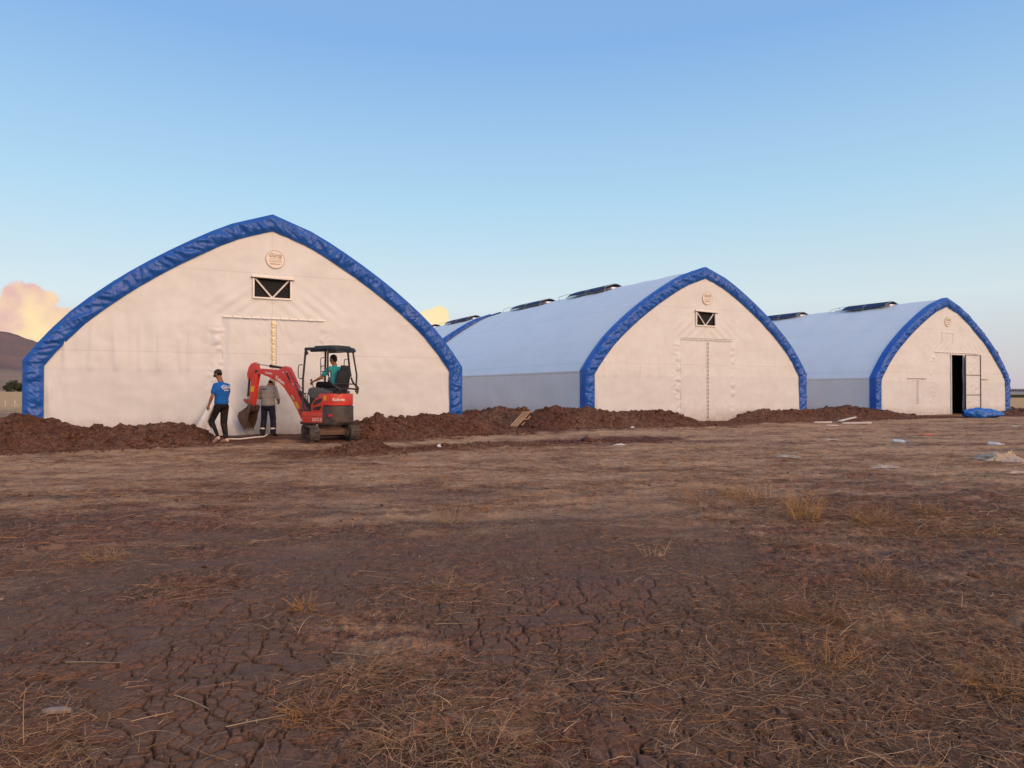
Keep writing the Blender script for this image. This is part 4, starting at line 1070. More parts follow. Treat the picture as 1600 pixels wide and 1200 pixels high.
# --- man in grey at the hangar wall, back to the camera
gx0, gy0 = at(419, 19.75)
J = dict(head=(.15, -.03, 1.50), face=(.70, -.16, -.70), crown=(.66, -.16, .72), neck=(.03, 0, 1.41), chest=(-.03, 0, 1.25), pelvis=(0, 0, .88),
         shoulder=((-.01, .19, 1.37), (-.01, -.19, 1.37)), elbow=((-.0, .265, 1.10), (.03, -.27, 1.08)), wrist=((.24, .18, 1.05), (.20, -.22, .98)), palm=((0, -1, 0), (0, 1, 0)), curl=.8,
         hip=((0, .10, .84), (0, -.10, .84)), knee=((.03, .135, .46), (.03, -.135, .46)), ankle=((-.02, .155, .10), (-.02, -.155, .10)), toe=((.12, .19, .04), (.12, -.19, .04)), torso=(1.2, 1.26), long=True, cuff=.082)
pm2, body, tro, T = person('man in grey shirt and navy trousers with reflective ankle bands, facing the hangar wall', (gx0, gy0, 0), R(84), J,
             dict(skin=M_SKIN, shirt=M_SHIRT_GREY, pants=M_PANTS_NAVY, shoe=M_BOOT, cap=M_CAPLT, tall=True), 'cap')
for s_ in (-1, 1):
    b = MB(); b.cyl((-.010, s_ * .149, .205), (-.005, s_ * .147, .248), .077, 20); b.build('reflective_band', M_REFL, tro)
for txt, sz_, yy, zz in (('GÜRİŞ', .055, .05, 1.33),):
    o = text_obj('back_print', txt, sz_, Matrix.Translation((-.180, yy, zz)) @ BACK, pm2, M_PANTS_NAVY, .003); wrap_back(o, 0)

# ------------------------------------------------------------------ excavator
M_RED = mat_basic('orange_red_paint', (.72, .040, .022), .34, col2=(.60, .030, .018), scale=3, coat=.25, bstr=.04)
def dusty(m, zlo, zhi, col, amt):
    nt = m.node_tree; n, l = nt.nodes, nt.links; p = n['Principled BSDF']; src = p.inputs['Base Color'].links[0].from_socket
    tcn = n.new('ShaderNodeTexCoord'); sp = n.new('ShaderNodeSeparateXYZ'); l.new(tcn.outputs['Object'], sp.inputs[0])
    a = noise_node(n, l, 9, 7, .75, tcn.outputs['Object'])
    z = mrange(n, l, sp.outputs[2], zlo, zhi, 1, .25); x = n.new('ShaderNodeMath'); x.operation = 'MULTIPLY'; l.new(z, x.inputs[0])
    l.new(mrange(n, l, a.outputs[0], .38, .66, 0, amt), x.inputs[1])
    l.new(mixc(n, l, x.outputs[0], src, col), p.inputs['Base Color'])
    l.new(mrange(n, l, x.outputs[0], 0, 1, p.inputs['Roughness'].default_value, .9), p.inputs['Roughness'])
dusty(M_RED, .4, 1.3, (.24, .135, .09), .5)
M_REDW = mat_basic('worn_red_paint', (.50, .05, .03), .55, col2=(.20, .07, .045), scale=7, lo=.45, hi=.6)
M_BLACK = mat_basic('black_plastic', (.018, .019, .022), .5, scale=12)
M_DGREY = mat_basic('charcoal_counterweight', (.030, .033, .040), .45, scale=8)
dusty(M_BLACK, .2, 1.6, (.16, .10, .07), .7); dusty(M_DGREY, .4, 1.1, (.16, .10, .07), .8)
M_NAVYROOF = mat_basic('dark_blue_canopy', (.022, .030, .045), .42, scale=6)
M_RUBBER = mat_basic('dusty_rubber', (.045, .042, .040), .85, col2=(.12, .085, .065), scale=7, bstr=.5)
M_DIRTY = mat_basic('dirty_steel', (.11, .065, .048), .8, col2=(.17, .10, .07), scale=9, bstr=.6, bdist=.01)
M_BUCKET = mat_basic('earthy_bucket_steel', (.10, .060, .048), .65, .3, col2=(.16, .095, .07), scale=6, bstr=.5, bdist=.01)
M_TOOTH = mat_basic('worn_steel', (.15, .11, .09), .5, .4, scale=16)
M_CHROME = mat_basic('cylinder_rod', (.55, .55, .56), .2, .9, scale=10)
M_DECALY = mat_basic('yellow_decal', (.80, .42, .03), .5, scale=8)
M_DECALW = mat_basic('white_decal', (.80, .70, .66), .5, scale=20)
M_CONSOLE = mat_basic('grey_console', (.10, .10, .10), .6, scale=12)
M_SEATM = mat_basic('black_vinyl', (.022, .023, .028), .55, scale=20)
M_REFLRED = mat_basic('red_reflector', (.75, .02, .05), .3, scale=30)

OX, OZ = -4.74, 18.35
EF = (-.9, .436); EL = (-.436, -.9)
ex = thing('mini_excavator', 'red mini excavator with a dark canopy and raised bucket, at the nearest hangar', 'excavator', (OX, OZ, 0), math.atan2(EF[1], EF[0]))
def L(px, py, y=0.0):
    u = (px - 800) / F_PX
    x = (OX + EL[0] * y - u * (OZ + EL[1] * y)) / (u * EF[1] - EF[0])
    Z = OZ + EF[1] * x + EL[1] * y
    return (x, CAM_H + (Y0 - py) / F_PX * Z)
def LL(pts, y=0.0): return [L(a, b, y) for a, b in pts]
# undercarriage turned under the upper body: tracks point at the camera
UA = math.atan2(-.906, .42) - math.atan2(EF[1], EF[0])
MU = Matrix.Rotation(UA, 4, 'Z')
b = MB(); b.box((0, 0, .24), (.62, .86, .16), bevel=.03); b.box((.36, 0, .22), (.10, .80, .13), bevel=.02); b.cyl((0, 0, .30), (0, 0, .42), .30, 28)
b.box((0, .40, .21), (1.05, .12, .12), bevel=.02); b.box((0, -.40, .21), (1.05, .12, .12), bevel=.02)
und = b.build('undercarriage', M_DIRTY, ex, M=MU)
for sg in (-1, 1):
    yc = sg * .50; b = MB(); hw = .115; r0, r1 = .150, .178; Lh = .60
    def loop(r, n=12):
        pts = []
        for k in range(n + 1): a = -math.pi / 2 + math.pi * k / n; pts.append((Lh + r * math.cos(a), .20 + r * math.sin(a)))
        for k in range(n + 1): a = math.pi / 2 + math.pi * k / n; pts.append((-Lh + r * math.cos(a), .20 + r * math.sin(a)))
        return pts
    o_, i_ = loop(r1), loop(r0); n = len(o_); rings = []
    for (po, pi_) in zip(o_, i_):
        rings.append([b.bm.verts.new((po[0], yc - hw, po[1])), b.bm.verts.new((po[0], yc + hw, po[1])), b.bm.verts.new((pi_[0], yc + hw, pi_[1])), b.bm.verts.new((pi_[0], yc - hw, pi_[1]))])
    for k in range(n):
        A, B = rings[k], rings[(k + 1) % n]
        for q in range(4): b.bm.faces.new((A[q], A[(q + 1) % 4], B[(q + 1) % 4], B[q]))
    per = 4 * Lh + 2 * math.pi * r1; nl = 34
    for k in range(nl):
        s_ = k / nl * per
        if s_ < 2 * Lh: p = (-Lh + s_, .20 - r1); a = 0
        elif s_ < 2 * Lh + math.pi * r1: a = (s_ - 2 * Lh) / r1; p = (Lh + r1 * math.sin(a), .20 - r1 * math.cos(a))
        elif s_ < 4 * Lh + math.pi * r1: p = (Lh - (s_ - 2 * Lh - math.pi * r1), .20 + r1); a = math.pi
        else: a = math.pi + (s_ - 4 * Lh - math.pi * r1) / r1; p = (-Lh + r1 * math.sin(a), .20 - r1 * math.cos(a))
        st = (.045 if k % 2 else -.045)
        b.box((p[0], yc + st, p[1]), (.052, .125, .048), Matrix.Rotation(-a, 3, 'Y'), bevel=.008)
    tk = b.build('track', M_RUBBER, und, M=MU)
    for xx, rr_, nm in ((Lh, .142, 'idler'), (-Lh, .142, 'sprocket')):
        b = MB(); b.cyl((xx, yc - .095, .20), (xx, yc + .095, .20), rr_, 28); b.cyl((xx, yc - .108, .20), (xx, yc + .108, .20), .07, 20)
        b.build(nm, M_DIRTY, tk, M=MU)
    for xx in (-.3, 0, .3):
        b = MB(); b.cyl((xx, yc - .09, .105), (xx, yc + .09, .105), .052, 18); b.build('track_roller', M_DIRTY, tk, M=MU)
b = MB(); b.prism([(-.98, .05), (-.92, .04), (-.90, .18), (-.93, .33), (-.97, .34), (-.955, .18)], -.55, .55, .006)
for s_ in (-.3, .3): b.box((-.72, s_, .19), (.5, .07, .08), bevel=.01)
b.build('dozer_blade', M_BLACK, und, M=MU)

# upper body
def rplan(pts): return pts
rear = [(-.02, .47)] + [(-.10 - .52 * math.sin(a), .47 * math.copysign(abs(math.cos(a)) ** .9, math.cos(a))) for a in np.linspace(0.05, math.pi - .05, 19)] + [(-.02, -.47)]
b = MB(); b.box((.05, 0, .46), (1.10, .90, .08), bevel=.02); deck = b.build('swing_deck', M_BLACK, ex)
b = MB()
b.hprism([(-.16, .475), (.50, .475), (.58, .40), (.60, .25), (.60, -.25), (.58, -.40), (.50, -.475), (-.16, -.475)], .47, .755, .02)
skirt = b.build('lower_body_panel', M_RED, ex)
b = MB(); b.prism([(-.13, .63), (.56, .63), (.56, .645), (-.13, .645)], .474, .480); b.build('panel_crease', M_REDW, skirt)
b = MB(); b.hprism([(x * 1.02, y * 1.01) for x, y in rear] , .47, .90, .03)
cw = b.build('counterweight', M_DGREY, ex)
b = MB(); b.hprism([(-.02, .47)] + rear[1:-1] + [(-.02, -.47)], .905, 1.215, .045)
hood = b.build('engine_hood', M_RED, ex)
b = MB(); b.prism([(.20, .74), (.21, .92), (.10, 1.05), (-.05, 1.15), (-.28, 1.215), (-.36, 1.19), (-.36, .92), (-.18, .92), (-.14, .74)], .44, .482, .010)
sp_ = b.build('side_cover', M_RED, ex)
b = MB(); b.prism([(.20, .74), (.21, .92), (.10, 1.05), (-.05, 1.15), (-.28, 1.215), (-.36, 1.19), (-.36, .92), (-.18, .92), (-.14, .74)], -.482, -.44, .010); b.build('side_cover', M_RED, ex)
b = MB()
b.prism([(.145, .955), (.13, .90), (.02, .945), (-.12, 1.00), (-.17, 1.09), (-.10, 1.10), (.03, 1.05), (.10, 1.01)], .478, .488, .003)
b.prism([(.145, .86), (.14, .79), (-.08, .79), (-.12, .86), (-.13, .91)], .478, .488, .003)
b.build('air_vents', M_BLACK, sp_)
b = MB(); b.box((-.245, .485, 1.10), (.085, .004, .12)); b.build('warning_decal', M_DECALY, sp_)
b = MB(); b.cyl((-.37, .40, .66), (-.375, .475, .66), .036, 20); b.build('reflector', M_REFLRED, cw)
b = MB(); b.box((-.10, 0, .99), (.24, .86, .45), bevel=.02); b.build('hood_core', M_BLACK, ex)
SIDE = Matrix(((-1, 0, 0, 0), (0, 0, 1, 0), (0, 1, 0, 0), (0, 0, 0, 1)))
text_obj('model_lettering', 'U17-3', .12, Matrix.Translation((.02, .478, .545)) @ SIDE, skirt, M_DECALW, .002, .15, .003)
def rear_text(s, size, ang, z, rad=.61):
    # lettering on the rounded rear quarter
    q = Matrix.Rotation(ang, 4, 'Z')
    return text_obj('maker_lettering', s, size, Matrix.Translation((-.555, .335, z)) @ q @ SIDE, hood, M_DECALW, .002, .15, .003)
rear_text('Kubota', .105, R(50), 1.06)
# floor, console, seat
b = MB(); b.box((.30, 0, .775), (.62, .90, .045), bevel=.01); b.box((.40, .25, .81), (.16, .10, .03), bevel=.01); fl = b.build('floor', M_BLACK, ex)
for s_ in (-.12, .12):
    b = MB(); b.box((.46, s_, .86), (.10, .08, .02), Matrix.Rotation(R(-25), 3, 'Y'), bevel=.005); b.cyl((.42, s_, .80), (.45, s_, .86), .012, 8); b.build('pedal', M_BLACK, fl)
b = MB(); b.prism([(.30, 1.12), (.36, 1.22), (.34, 1.34), (.22, 1.38), (-.05, 1.34), (-.30, 1.28), (-.30, 1.20), (-.05, 1.19), (.10, 1.06)], .22, .44, .03)
b.prism([(.30, 1.12), (.36, 1.22), (.34, 1.34), (.22, 1.38), (-.05, 1.34), (-.30, 1.28), (-.30, 1.20), (-.05, 1.19), (.10, 1.06)], -.44, -.22, .03)
con = b.build('side_console', M_CONSOLE, ex)
b = MB(); b.prism([(.26, .80), (.33, .80), (.34, 1.12), (.16, 1.18), (.12, 1.0)], .18, .40, .02); b.prism([(.26, .80), (.33, .80), (.34, 1.12), (.16, 1.18), (.12, 1.0)], -.40, -.18, .02); b.build('console_foot', M_BLACK, con)
for s_ in (1, -1):
    b = MB(); b.tube([(.26, s_ * .33, 1.36), (.29, s_ * .33, 1.45), (.32, s_ * .33, 1.52)], .012, 8); b.cyl((.31, s_ * .33, 1.49), (.345, s_ * .33, 1.58), .020, 10, .026); b.build('control_lever', M_BLACK, con)
b = MB()
for s_ in (-.06, .06): b.tube([(.50, s_, .80), (.50, s_, 1.20), (.44, s_, 1.30)], .010, 8)
b.build('travel_levers', M_BLACK, fl)
b = MB(); b.box((-.16, 0, 1.30), (.46, .44, .12), bevel=.035); b.box((-.18, 0, 1.21), (.44, .46, .08), bevel=.02)
seat = b.build('seat', M_SEATM, ex)
b = MB(); b.box((-.42, 0, 1.56), (.12, .44, .50), Matrix.Rotation(R(-10), 3, 'Y'), bevel=.045); b.box((-.475, 0, 1.86), (.09, .26, .16), Matrix.Rotation(R(-10), 3, 'Y'), bevel=.035); b.build('backrest', M_SEATM, seat)
# canopy
for s_, nm in ((1, 0), (-1, 0)):
    b = MB(); b.tube([(.53, s_ * .43, .76), (.53, s_ * .42, 1.6), (.48, s_ * .38, 2.34)], .027, 12)
    fp = b.build('front_post', M_BLACK, ex)
    b = MB(); b.tube(smooth_path([(.55, s_ * .43, 1.60), (.64, s_ * .43, 1.61), (.68, s_ * .43, 1.66), (.68, s_ * .43, 1.90), (.64, s_ * .43, 1.95), (.54, s_ * .43, 1.96)], 4), .012, 8); b.build('grab_handle', M_BLACK, fp)
    b = MB(); b.tube(smooth_path([(-.26, s_ * .39, 2.34), (-.28, s_ * .42, 2.0), (-.31, s_ * .44, 1.72), (-.40, s_ * .44, 1.50), (-.56, s_ * .42, 1.38), (-.62, s_ * .36, 1.30), (-.60, s_ * .34, 1.20)], 5), .026, 12)
    rp = b.build('rear_post', M_BLACK, ex)
    b = MB(); b.tube(smooth_path([(-.26, s_ * .45, 1.78), (-.12, s_ * .46, 1.78), (-.09, s_ * .46, 1.82), (-.09, s_ * .46, 2.08), (-.13, s_ * .46, 2.12), (-.26, s_ * .45, 2.12)], 4), .010, 8); b.build('grab_handle', M_BLACK, rp)
b = MB(); b.tube([(-.62, .36, 1.32), (-.66, 0, 1.34), (-.62, -.36, 1.32)], .022, 10); b.tube([(-.52, .43, 1.46), (-.52, -.43, 1.46)], .015, 8); b.tube([(-.60, -.30, 1.25), (-.58, -.36, 1.7), (-.46, -.34, 2.34)], .024, 10); b.build('rear_bar', M_BLACK, ex)
b = MB(); b.hprism([(.57, .26), (.55, .36), (.46, .43), (-.38, .44), (-.50, .38), (-.55, .24), (-.55, -.24), (-.50, -.38), (-.38, -.44), (.46, -.43), (.55, -.36), (.57, -.26)], 2.335, 2.405, .032)
b.hprism([(.30, .26), (.22, .34), (-.34, .36), (-.44, .30), (-.48, .18), (-.48, -.18), (-.44, -.30), (-.34, -.36), (.22, -.34), (.30, -.26)], 2.39, 2.445, .026)
b.box((-.40, 0, 2.33), (.26, .80, .10), bevel=.045); b.box((.10, .33, 2.32), (.5, .07, .07), bevel=.03); b.box((.10, -.33, 2.32), (.5, .07, .07), bevel=.03)
cn = b.build('canopy', M_NAVYROOF, ex)
b = MB(); b.cyl((.30, .38, 2.45), (.30, .38, 2.50), .022, 12, .014); b.build('beacon_mount', M_CHROME, cn)
b = MB(); b.box((.44, .40, 2.26), (.10, .04, .09), Matrix.Rotation(R(35), 3, 'Y'), bevel=.015); b.build('work_lamp', M_BLACK, cn)
b = MB(); b.tube([(.53, .43, 1.22), (.40, .43, 1.22), (.33, .43, 1.22)], .010, 8); b.tube([(.53, .43, .96), (.30, .43, .96)], .010, 8); b.tube([(.36, .43, 1.22), (.36, .43, .78)], .010, 8); b.tube([(.46, .43, 1.22), (.37, .43, 1.12)], .007, 8); b.build('guard_rail', M_BLACK, ex)
# boom swing bracket
b = MB(); b.box((.68, 0, .50), (.24, .26, .30), bevel=.03); b.cyl((.76, 0, .34), (.76, 0, .68), .075, 20); b.build('swing_bracket', M_RED, ex)
# boom (outline measured in the photo, on the plane of the boom)
top = [(403, 576), (412, 576), (425, 577), (438, 578), (443, 575), (447, 572), (452, 574), (456, 581), (460, 590), (463, 598), (467, 610), (472, 622), (477, 635), (483, 648), (484, 656)]
bot = [(479, 660), (474, 655), (468, 642), (461, 628), (454, 617), (447, 606), (440, 599), (432, 594), (422, 589), (412, 585), (403, 584)]
b = MB(); b.prism(LL(top + bot), -.075, .075, .010); boom = b.build('boom', M_RED, ex)
b = MB(); b.prism(LL([(448, 578), (452, 583), (456, 591), (458, 598), (456, 597), (452, 589)]), .074, .079); b.build('boom_slot', M_BLACK, boom)
for p in ((446, 582), (451, 581)):
    x_, z_ = L(*p); b = MB(); b.cyl((x_, .07, z_), (x_, .085, z_), .018, 12); b.build('pin', M_DECALW, boom)
x_, z_ = L(456, 596)
b = MB(); b.cyl((x_, -.09, z_), (x_, .09, z_), .035, 16); b.build('pivot_pin', M_REDW, boom)
def side_text(s, size, p, q, par, mat=M_DECALW, y=.077, bold=.002, nm='maker_lettering'):
    (x0, z0), (x1, z1) = L(*p), L(*q)      # from left end to right end as seen
    ang = math.atan2(z1 - z0, -(x1 - x0))
    return text_obj(nm, s, size, Matrix.Translation(((x0 + x1) / 2, y, (z0 + z1) / 2)) @ Matrix.Rotation(ang, 4, (0, 1, 0)) @ SIDE, par, mat, .002, 0, bold)
side_text('Kubota', .085, (416, 582), (430, 584), boom)
side_text('Kubota', .125, (434, 589), (448, 600), boom, bold=.006)
side_text('U17', .085, (457, 614), (464, 628), boom, nm='model_lettering')
pts = [(463, 628), (467, 627), (472, 637), (468, 639)]
b = MB(); b.prism(LL(pts), .076, .079); b.build('warning_decal', M_DECALY, boom)
# cylinders
def cylinder(name, p, q, y, r, rod, parent, frac=.62):
    (x0, z0), (x1, z1) = L(*p), L(*q); a = Vector((x0, y, z0)); c = Vector((x1, y, z1)); m = a + (c - a) * frac
    b = MB(); b.cyl(a, m, r, 14); b.cyl(m - (m - a).normalized() * .05, m, r * 1.25, 14); b.cyl(a - Vector((0, .05, 0)), a + Vector((0, .05, 0)), r * .9, 12); o = b.build(name, M_BLACK, parent)
    b = MB(); b.cyl(m, c, rod, 12); b.cyl(c - Vector((0, .05, 0)), c + Vector((0, .05, 0)), rod * 1.7, 12); b.build('piston_rod', M_CHROME, o); return o
cylinder('arm_cylinder', (449, 576), (403, 569), 0, .034, .016, boom, .58)
cylinder('boom_cylinder', (487, 640), (462, 600), .03, .040, .018, boom, .70)
b = MB(); b.tube([(*(lambda q: (q[0], .10, q[1]))(L(484, 636)),), (*(lambda q: (q[0], .11, q[1]))(L(474, 614)),), (*(lambda q: (q[0], .10, q[1]))(L(463, 597)),)], .012, 8)
b.tube([(*(lambda q: (q[0], .085, q[1]))(L(487, 632)),), (*(lambda q: (q[0], .095, q[1]))(L(476, 608)),), (*(lambda q: (q[0], .085, q[1]))(L(461, 590)),), (*(lambda q: (q[0], .05, q[1]))(L(452, 575)),)], .010, 8)
b.build('hydraulic_hoses', M_BLACK, boom)
# arm
arm_pts = [(389, 592), (388, 584), (391, 573), (395, 568), (400, 566), (403, 569), (405, 577), (405, 586), (402.5, 600), (400, 620), (398, 634), (391, 634), (392, 615), (394, 598), (393, 588), (391, 592)]
b = MB(); b.prism(LL(arm_pts), -.055, .055, .008); arm = b.build('arm', M_RED, ex)
x_, z_ = L(403.5, 580); b = MB(); b.cyl((x_, -.10, z_), (x_, .10, z_), .032, 16); b.build('pivot_pin', M_BLACK, arm)
b = MB(); b.prism(LL([(394.5, 604), (400, 603), (399, 612), (393.5, 612)]), .056, .059); b.build('warning_decal', M_DECALY, arm)
cylinder('bucket_cylinder', (390, 590), (387, 626), 0, .030, .014, arm, .80)
b = MB()
for s_ in (-.07, .07): b.prism(LL([(383, 624), (387, 623), (396, 628), (398, 633), (394, 634), (386, 629)]), s_ - .010, s_ + .010)
b.build('linkage', M_REDW, arm)
# bucket
cs = .165
sh_px = [(390, 633), (386, 639), (379, 641), (373.5, 644), (371.5, 650), (373, 657), (377, 664), (382, 670)]
sh = [L(a_, b_, cs) for a_, b_ in sh_px]
Mth = L(399, 634, cs)
b = MB(); t = .012
n_ = len(sh); cxm = sum(p[0] for p in sh) / n_; czm = sum(p[1] for p in sh) / n_ + .02
inn = [(p[0] + (cxm - p[0]) * .06, p[1] + (czm - p[1]) * .06) for p in sh]
b.prism(sh + inn[::-1], -cs, cs, .003)
bk = b.build('bucket', M_BUCKET, ex)
side_poly = sh + [L(385, 664, cs), L(387.5, 655, cs), L(389, 646, cs), L(392, 636, cs)]
for s_ in (-1, 1):
    b = MB(); b.prism(side_poly, s_ * cs - .009, s_ * cs + .009, .003); b.build('bucket_side', M_BUCKET, bk)
tip = Vector((sh[-1][0], 0, sh[-1][1])); dd_ = Vector((sh[-1][0] - sh[-2][0], 0, sh[-1][1] - sh[-2][1])).normalized()
for k in range(4):
    y_ = -cs + .035 + k * (2 * cs - .07) / 3; b = MB()
    b.cyl(tip + Vector((0, y_, 0)) - dd_ * .03, tip + Vector((0, y_, 0)) + dd_ * .11, .026, 8, .008); b.build('tooth', M_TOOTH, bk)
b = MB()
for s_ in (-.07, .07): b.prism([L(388, 640), L(391, 630), L(399, 632), L(400, 640), L(396, 644)], s_ - .012, s_ + .012, .003)
b.build('bucket_ears', M_BUCKET, bk)

# operator
J = dict(head=(-.10, 0, 2.10), face=(.98, .12, -.16), crown=(.05, 0, 1), neck=(-.15, 0, 1.93), chest=(-.18, 0, 1.73), pelvis=(-.20, 0, 1.42),
         shoulder=((-.13, .20, 1.85), (-.13, -.20, 1.85)), elbow=((.04, .30, 1.62), (.04, -.30, 1.62)), wrist=((.25, .33, 1.53), (.25, -.33, 1.53)), palm=((0, 0, -1), (0, 0, -1)), curl=.9,
         hip=((-.17, .10, 1.42), (-.17, -.10, 1.42)), knee=((.24, .15, 1.45), (.24, -.15, 1.45)), ankle=((.30, .14, .93), (.30, -.14, .93)), toe=((.44, .14, .86), (.44, -.14, .86)), torso=(.98, 1.0))
Hx, body, tro, T = person('man in a turquoise shirt sitting at the controls of the red excavator', (OX, OZ, 0), math.atan2(EF[1], EF[0]), J,
       dict(skin=M_SKIN, shirt=M_SHIRT_TEAL, pants=M_PANTS_BLACK, shoe=M_BOOT, cap=M_HAIR), 'hair')

# ------------------------------------------------------------------ things lying about
M_WOOD = mat_basic('pale_timber', (.40, .28, .19), .8, col2=(.32, .21, .14), scale=10)
M_WBOARD = mat_basic('white_board', (.72, .68, .66), .6, scale=10)
M_TARP = mat_basic('bright_blue_tarpaulin', (.008, .16, .62), .35, col2=(.01, .11, .45), scale=3, bstr=.5, bdist=.02)
M_PET = mat_basic('clear_plastic_bottle', (.50, .55, .60), .15, col2=(.42, .46, .52), scale=30)
M_PETB = mat_basic('bluish_plastic_bottle', (.30, .45, .55), .15, col2=(.5, .6, .66), scale=30)
M_BAG = mat_basic('white_plastic_sheet', (.50, .43, .37), .5, col2=(.34, .27, .22), scale=14, bstr=.5, bdist=.01)
M_SACK = mat_basic('beige_woven_sack', (.48, .39, .29), .8, col2=(.36, .28, .20), scale=16, bstr=.6, bdist=.01)
M_CREAM = mat_basic('cream_paper', (.62, .45, .25), .7, scale=12)
M_ORANGE = mat_basic('orange_plastic', (.70, .16, .03), .6, scale=12)

def plank(name, label, cat, A, Bp, w, t, mat, group=None):
    """A, Bp world ends"""
    A, Bp = Vector(A), Vector(Bp); d = Bp - A; q = d.to_track_quat('X', 'Z')
    b = MB(); b.box((d.length / 2, 0, 0), (d.length, w, t), bevel=min(w, t) * .2)
    for v in b.bm.verts: v.co.z += .006 * math.sin(v.co.x * 2)
    o = b.build(name, mat); o.location = A; o.rotation_euler = q.to_euler(); return tag(o, label, cat, group)
# timber battens leaning on the heap
tb = thing('timber_frame', 'small frame of pale timber battens leaning against the soil heap between two hangars', 'timber frame', (*at(800, 24.3), 0))
o0 = Vector(tb.location)
def tw(px, py, Z): X, Y = at(px, Z); return Vector((X, Y, hz_at(py, Z))) - o0
for (a_, c_) in (((797.5, 666), (819, 643.5)), ((801.5, 666.5), (823.5, 643.5)), ((806, 666.5), (827, 644.5))):
    p = tw(*a_, 23.5); q = tw(*c_, 24.0); d = q - p
    b = MB(); b.box((0, 0, 0), (d.length, .045, .05), bevel=.006)
    o = b.build('batten', M_WOOD, tb); o.location = (p + q) / 2; o.rotation_euler = d.to_track_quat('X', 'Z').to_euler()
for a_, c_ in (((821, 644), (833, 643.5)), ((817, 655), (824, 655)), ((824, 655), (829, 650)), ((815, 664.5), (819.5, 660))):
    p = tw(*a_, 23.75); q = tw(*c_, 23.8); d = q - p
    b = MB(); b.box((0, 0, 0), (d.length, .035, .04), bevel=.005)
    o = b.build('cross_piece', M_WOOD, tb); o.location = (p + q) / 2; o.rotation_euler = d.to_track_quat('X', 'Z').to_euler()
# white boards
def gpt(px, py, z=.03): X, Y = gp(px, py, z); return (X, Y, z + float(gheight(X, Y, False)))
plank('white_board', 'longest white board, lying flat at the foot of the heap by the right hangar', 'board', gpt(1316, 660.2, .05), gpt(1361, 660.5, .05), .14, .05, M_WBOARD, 'white boards in front of the heap')
plank('white_board', 'white board lying tilted, upper of the boards before the heap', 'board', (*gpt(1311, 658.5, .04)[:2], .06), (*gpt(1336, 656.0, .04)[:2], .16), .12, .04, M_WBOARD, 'white boards in front of the heap')
plank('white_board', 'white board with dark end, leftmost of the boards before the heap', 'board', gpt(1272, 659.5, .04), gpt(1299, 659.6, .04), .13, .05, M_WBOARD, 'white boards in front of the heap')
plank('white_board', 'short white board lying lowest of the boards before the heap', 'board', gpt(1291, 664.0, .03), gpt(1309, 664.0, .03), .09, .03, M_WBOARD, 'white boards in front of the heap')
# white pipe and hem bar by the door of the nearest hangar
b = MB(); P_ = [gpt(355, 687.5, .04), gpt(375, 686.5, .04), gpt(398, 685.2, .04), gpt(413, 683.6, .05), gpt(418, 681, .06)]
b.tube([(p[0], p[1], p[2] + .01) for p in P_], .019, 10); tag(b.build('white_pipe', M_WBOARD), 'long white pipe lying on the soil between the two standing men', 'pipe')
b = MB(); P_ = [gpt(352, 683.5, .05), gpt(372, 682.6, .05), gpt(398, 681.3, .05)]
b.tube([(p[0], p[1], p[2]) for p in P_], .018, 8); tag(b.build('dark_rod', M_DARKSTEEL), 'thin dark rod lying behind the white pipe at the hangar door', 'rod')
# blue tarpaulin bundle
tx, ty = at(1535, 33.6)
us = np.linspace(0, 1, 44); vs_ = np.linspace(0, 2 * math.pi, 34); U, Vv = np.meshgrid(us, vs_, indexing='ij')
rad_ = .30 * np.clip(np.sin(np.clip(U, .03, .985) * math.pi) ** .30, 0, 1) * (1.15 - .35 * U)
wob = 1 + fbm(U * 5, Vv * 1.6, 600, 3) * .35 + .10 * np.sin(Vv * 3 + U * 6)
Yb = np.cos(Vv) * rad_ * 1.3 * wob; Zb = np.sin(Vv) * rad_ * .80 * wob
Zb = np.maximum(Zb, -.20) + .21
Xb = (U - .5) * 2.05 + np.cos(Vv) * .12 * (1 - U) + pnoise(U * 6, Vv * 2, 8) * .06
o = mesh_np('blue_tarpaulin', np.stack([Xb, Yb, Zb], -1).reshape(-1, 3), grid_faces(44, 34), M_TARP); o.location = (tx, ty, -.02); o.rotation_euler = (0, R(1.5), R(6))
tag(o, 'rolled bright blue tarpaulin lying before the open door of the right hangar', 'tarpaulin')
# bottles
def bottle(label, px, py, yaw, mat, capm):
    X, Y = gp(px, py, .035); s = 1.45
    prof_ = [(0, .0), (.030, .002), (.034, .012), (.034, .05), (.031, .06), (.034, .07), (.034, .13), (.030, .16), (.014, .195), (.012, .205), (.012, .215)]
    b = MB(); seg = 18; rings = []
    for r, zz in prof_:
        rings.append([b.bm.verts.new((zz * s, r * s * math.cos(k / seg * 6.2832), r * s * math.sin(k / seg * 6.2832))) for k in range(seg)] if r > 0 else None)
    for a_, c_ in zip(rings[1:-1], rings[2:]):
        for k in range(seg): b.bm.faces.new((a_[k], a_[(k + 1) % seg], c_[(k + 1) % seg], c_[k]))
    b.bm.faces.new(rings[1][::-1]); b.bm.faces.new(rings[-1])
    o = b.build('plastic_bottle', mat); o.location = (X, Y, .052 + float(gheight(X, Y, False))); o.rotation_euler = (0, R(4), yaw)
    b = MB(); b.cyl((.212 * s, 0, 0), (.235 * s, 0, 0), .016 * s, 14); b.build('bottle_cap', capm, o)
    return tag(o, label, 'bottle', 'crushed bottles thrown on the field')
bottle('bluish plastic bottle lying alone in the right middle of the field', 1394, 690, R(-12), M_PETB, M_TARP)
bottle('clear plastic bottle lying just behind the beige sack', 1542, 692.5, R(-22), M_PET, M_WBOARD)
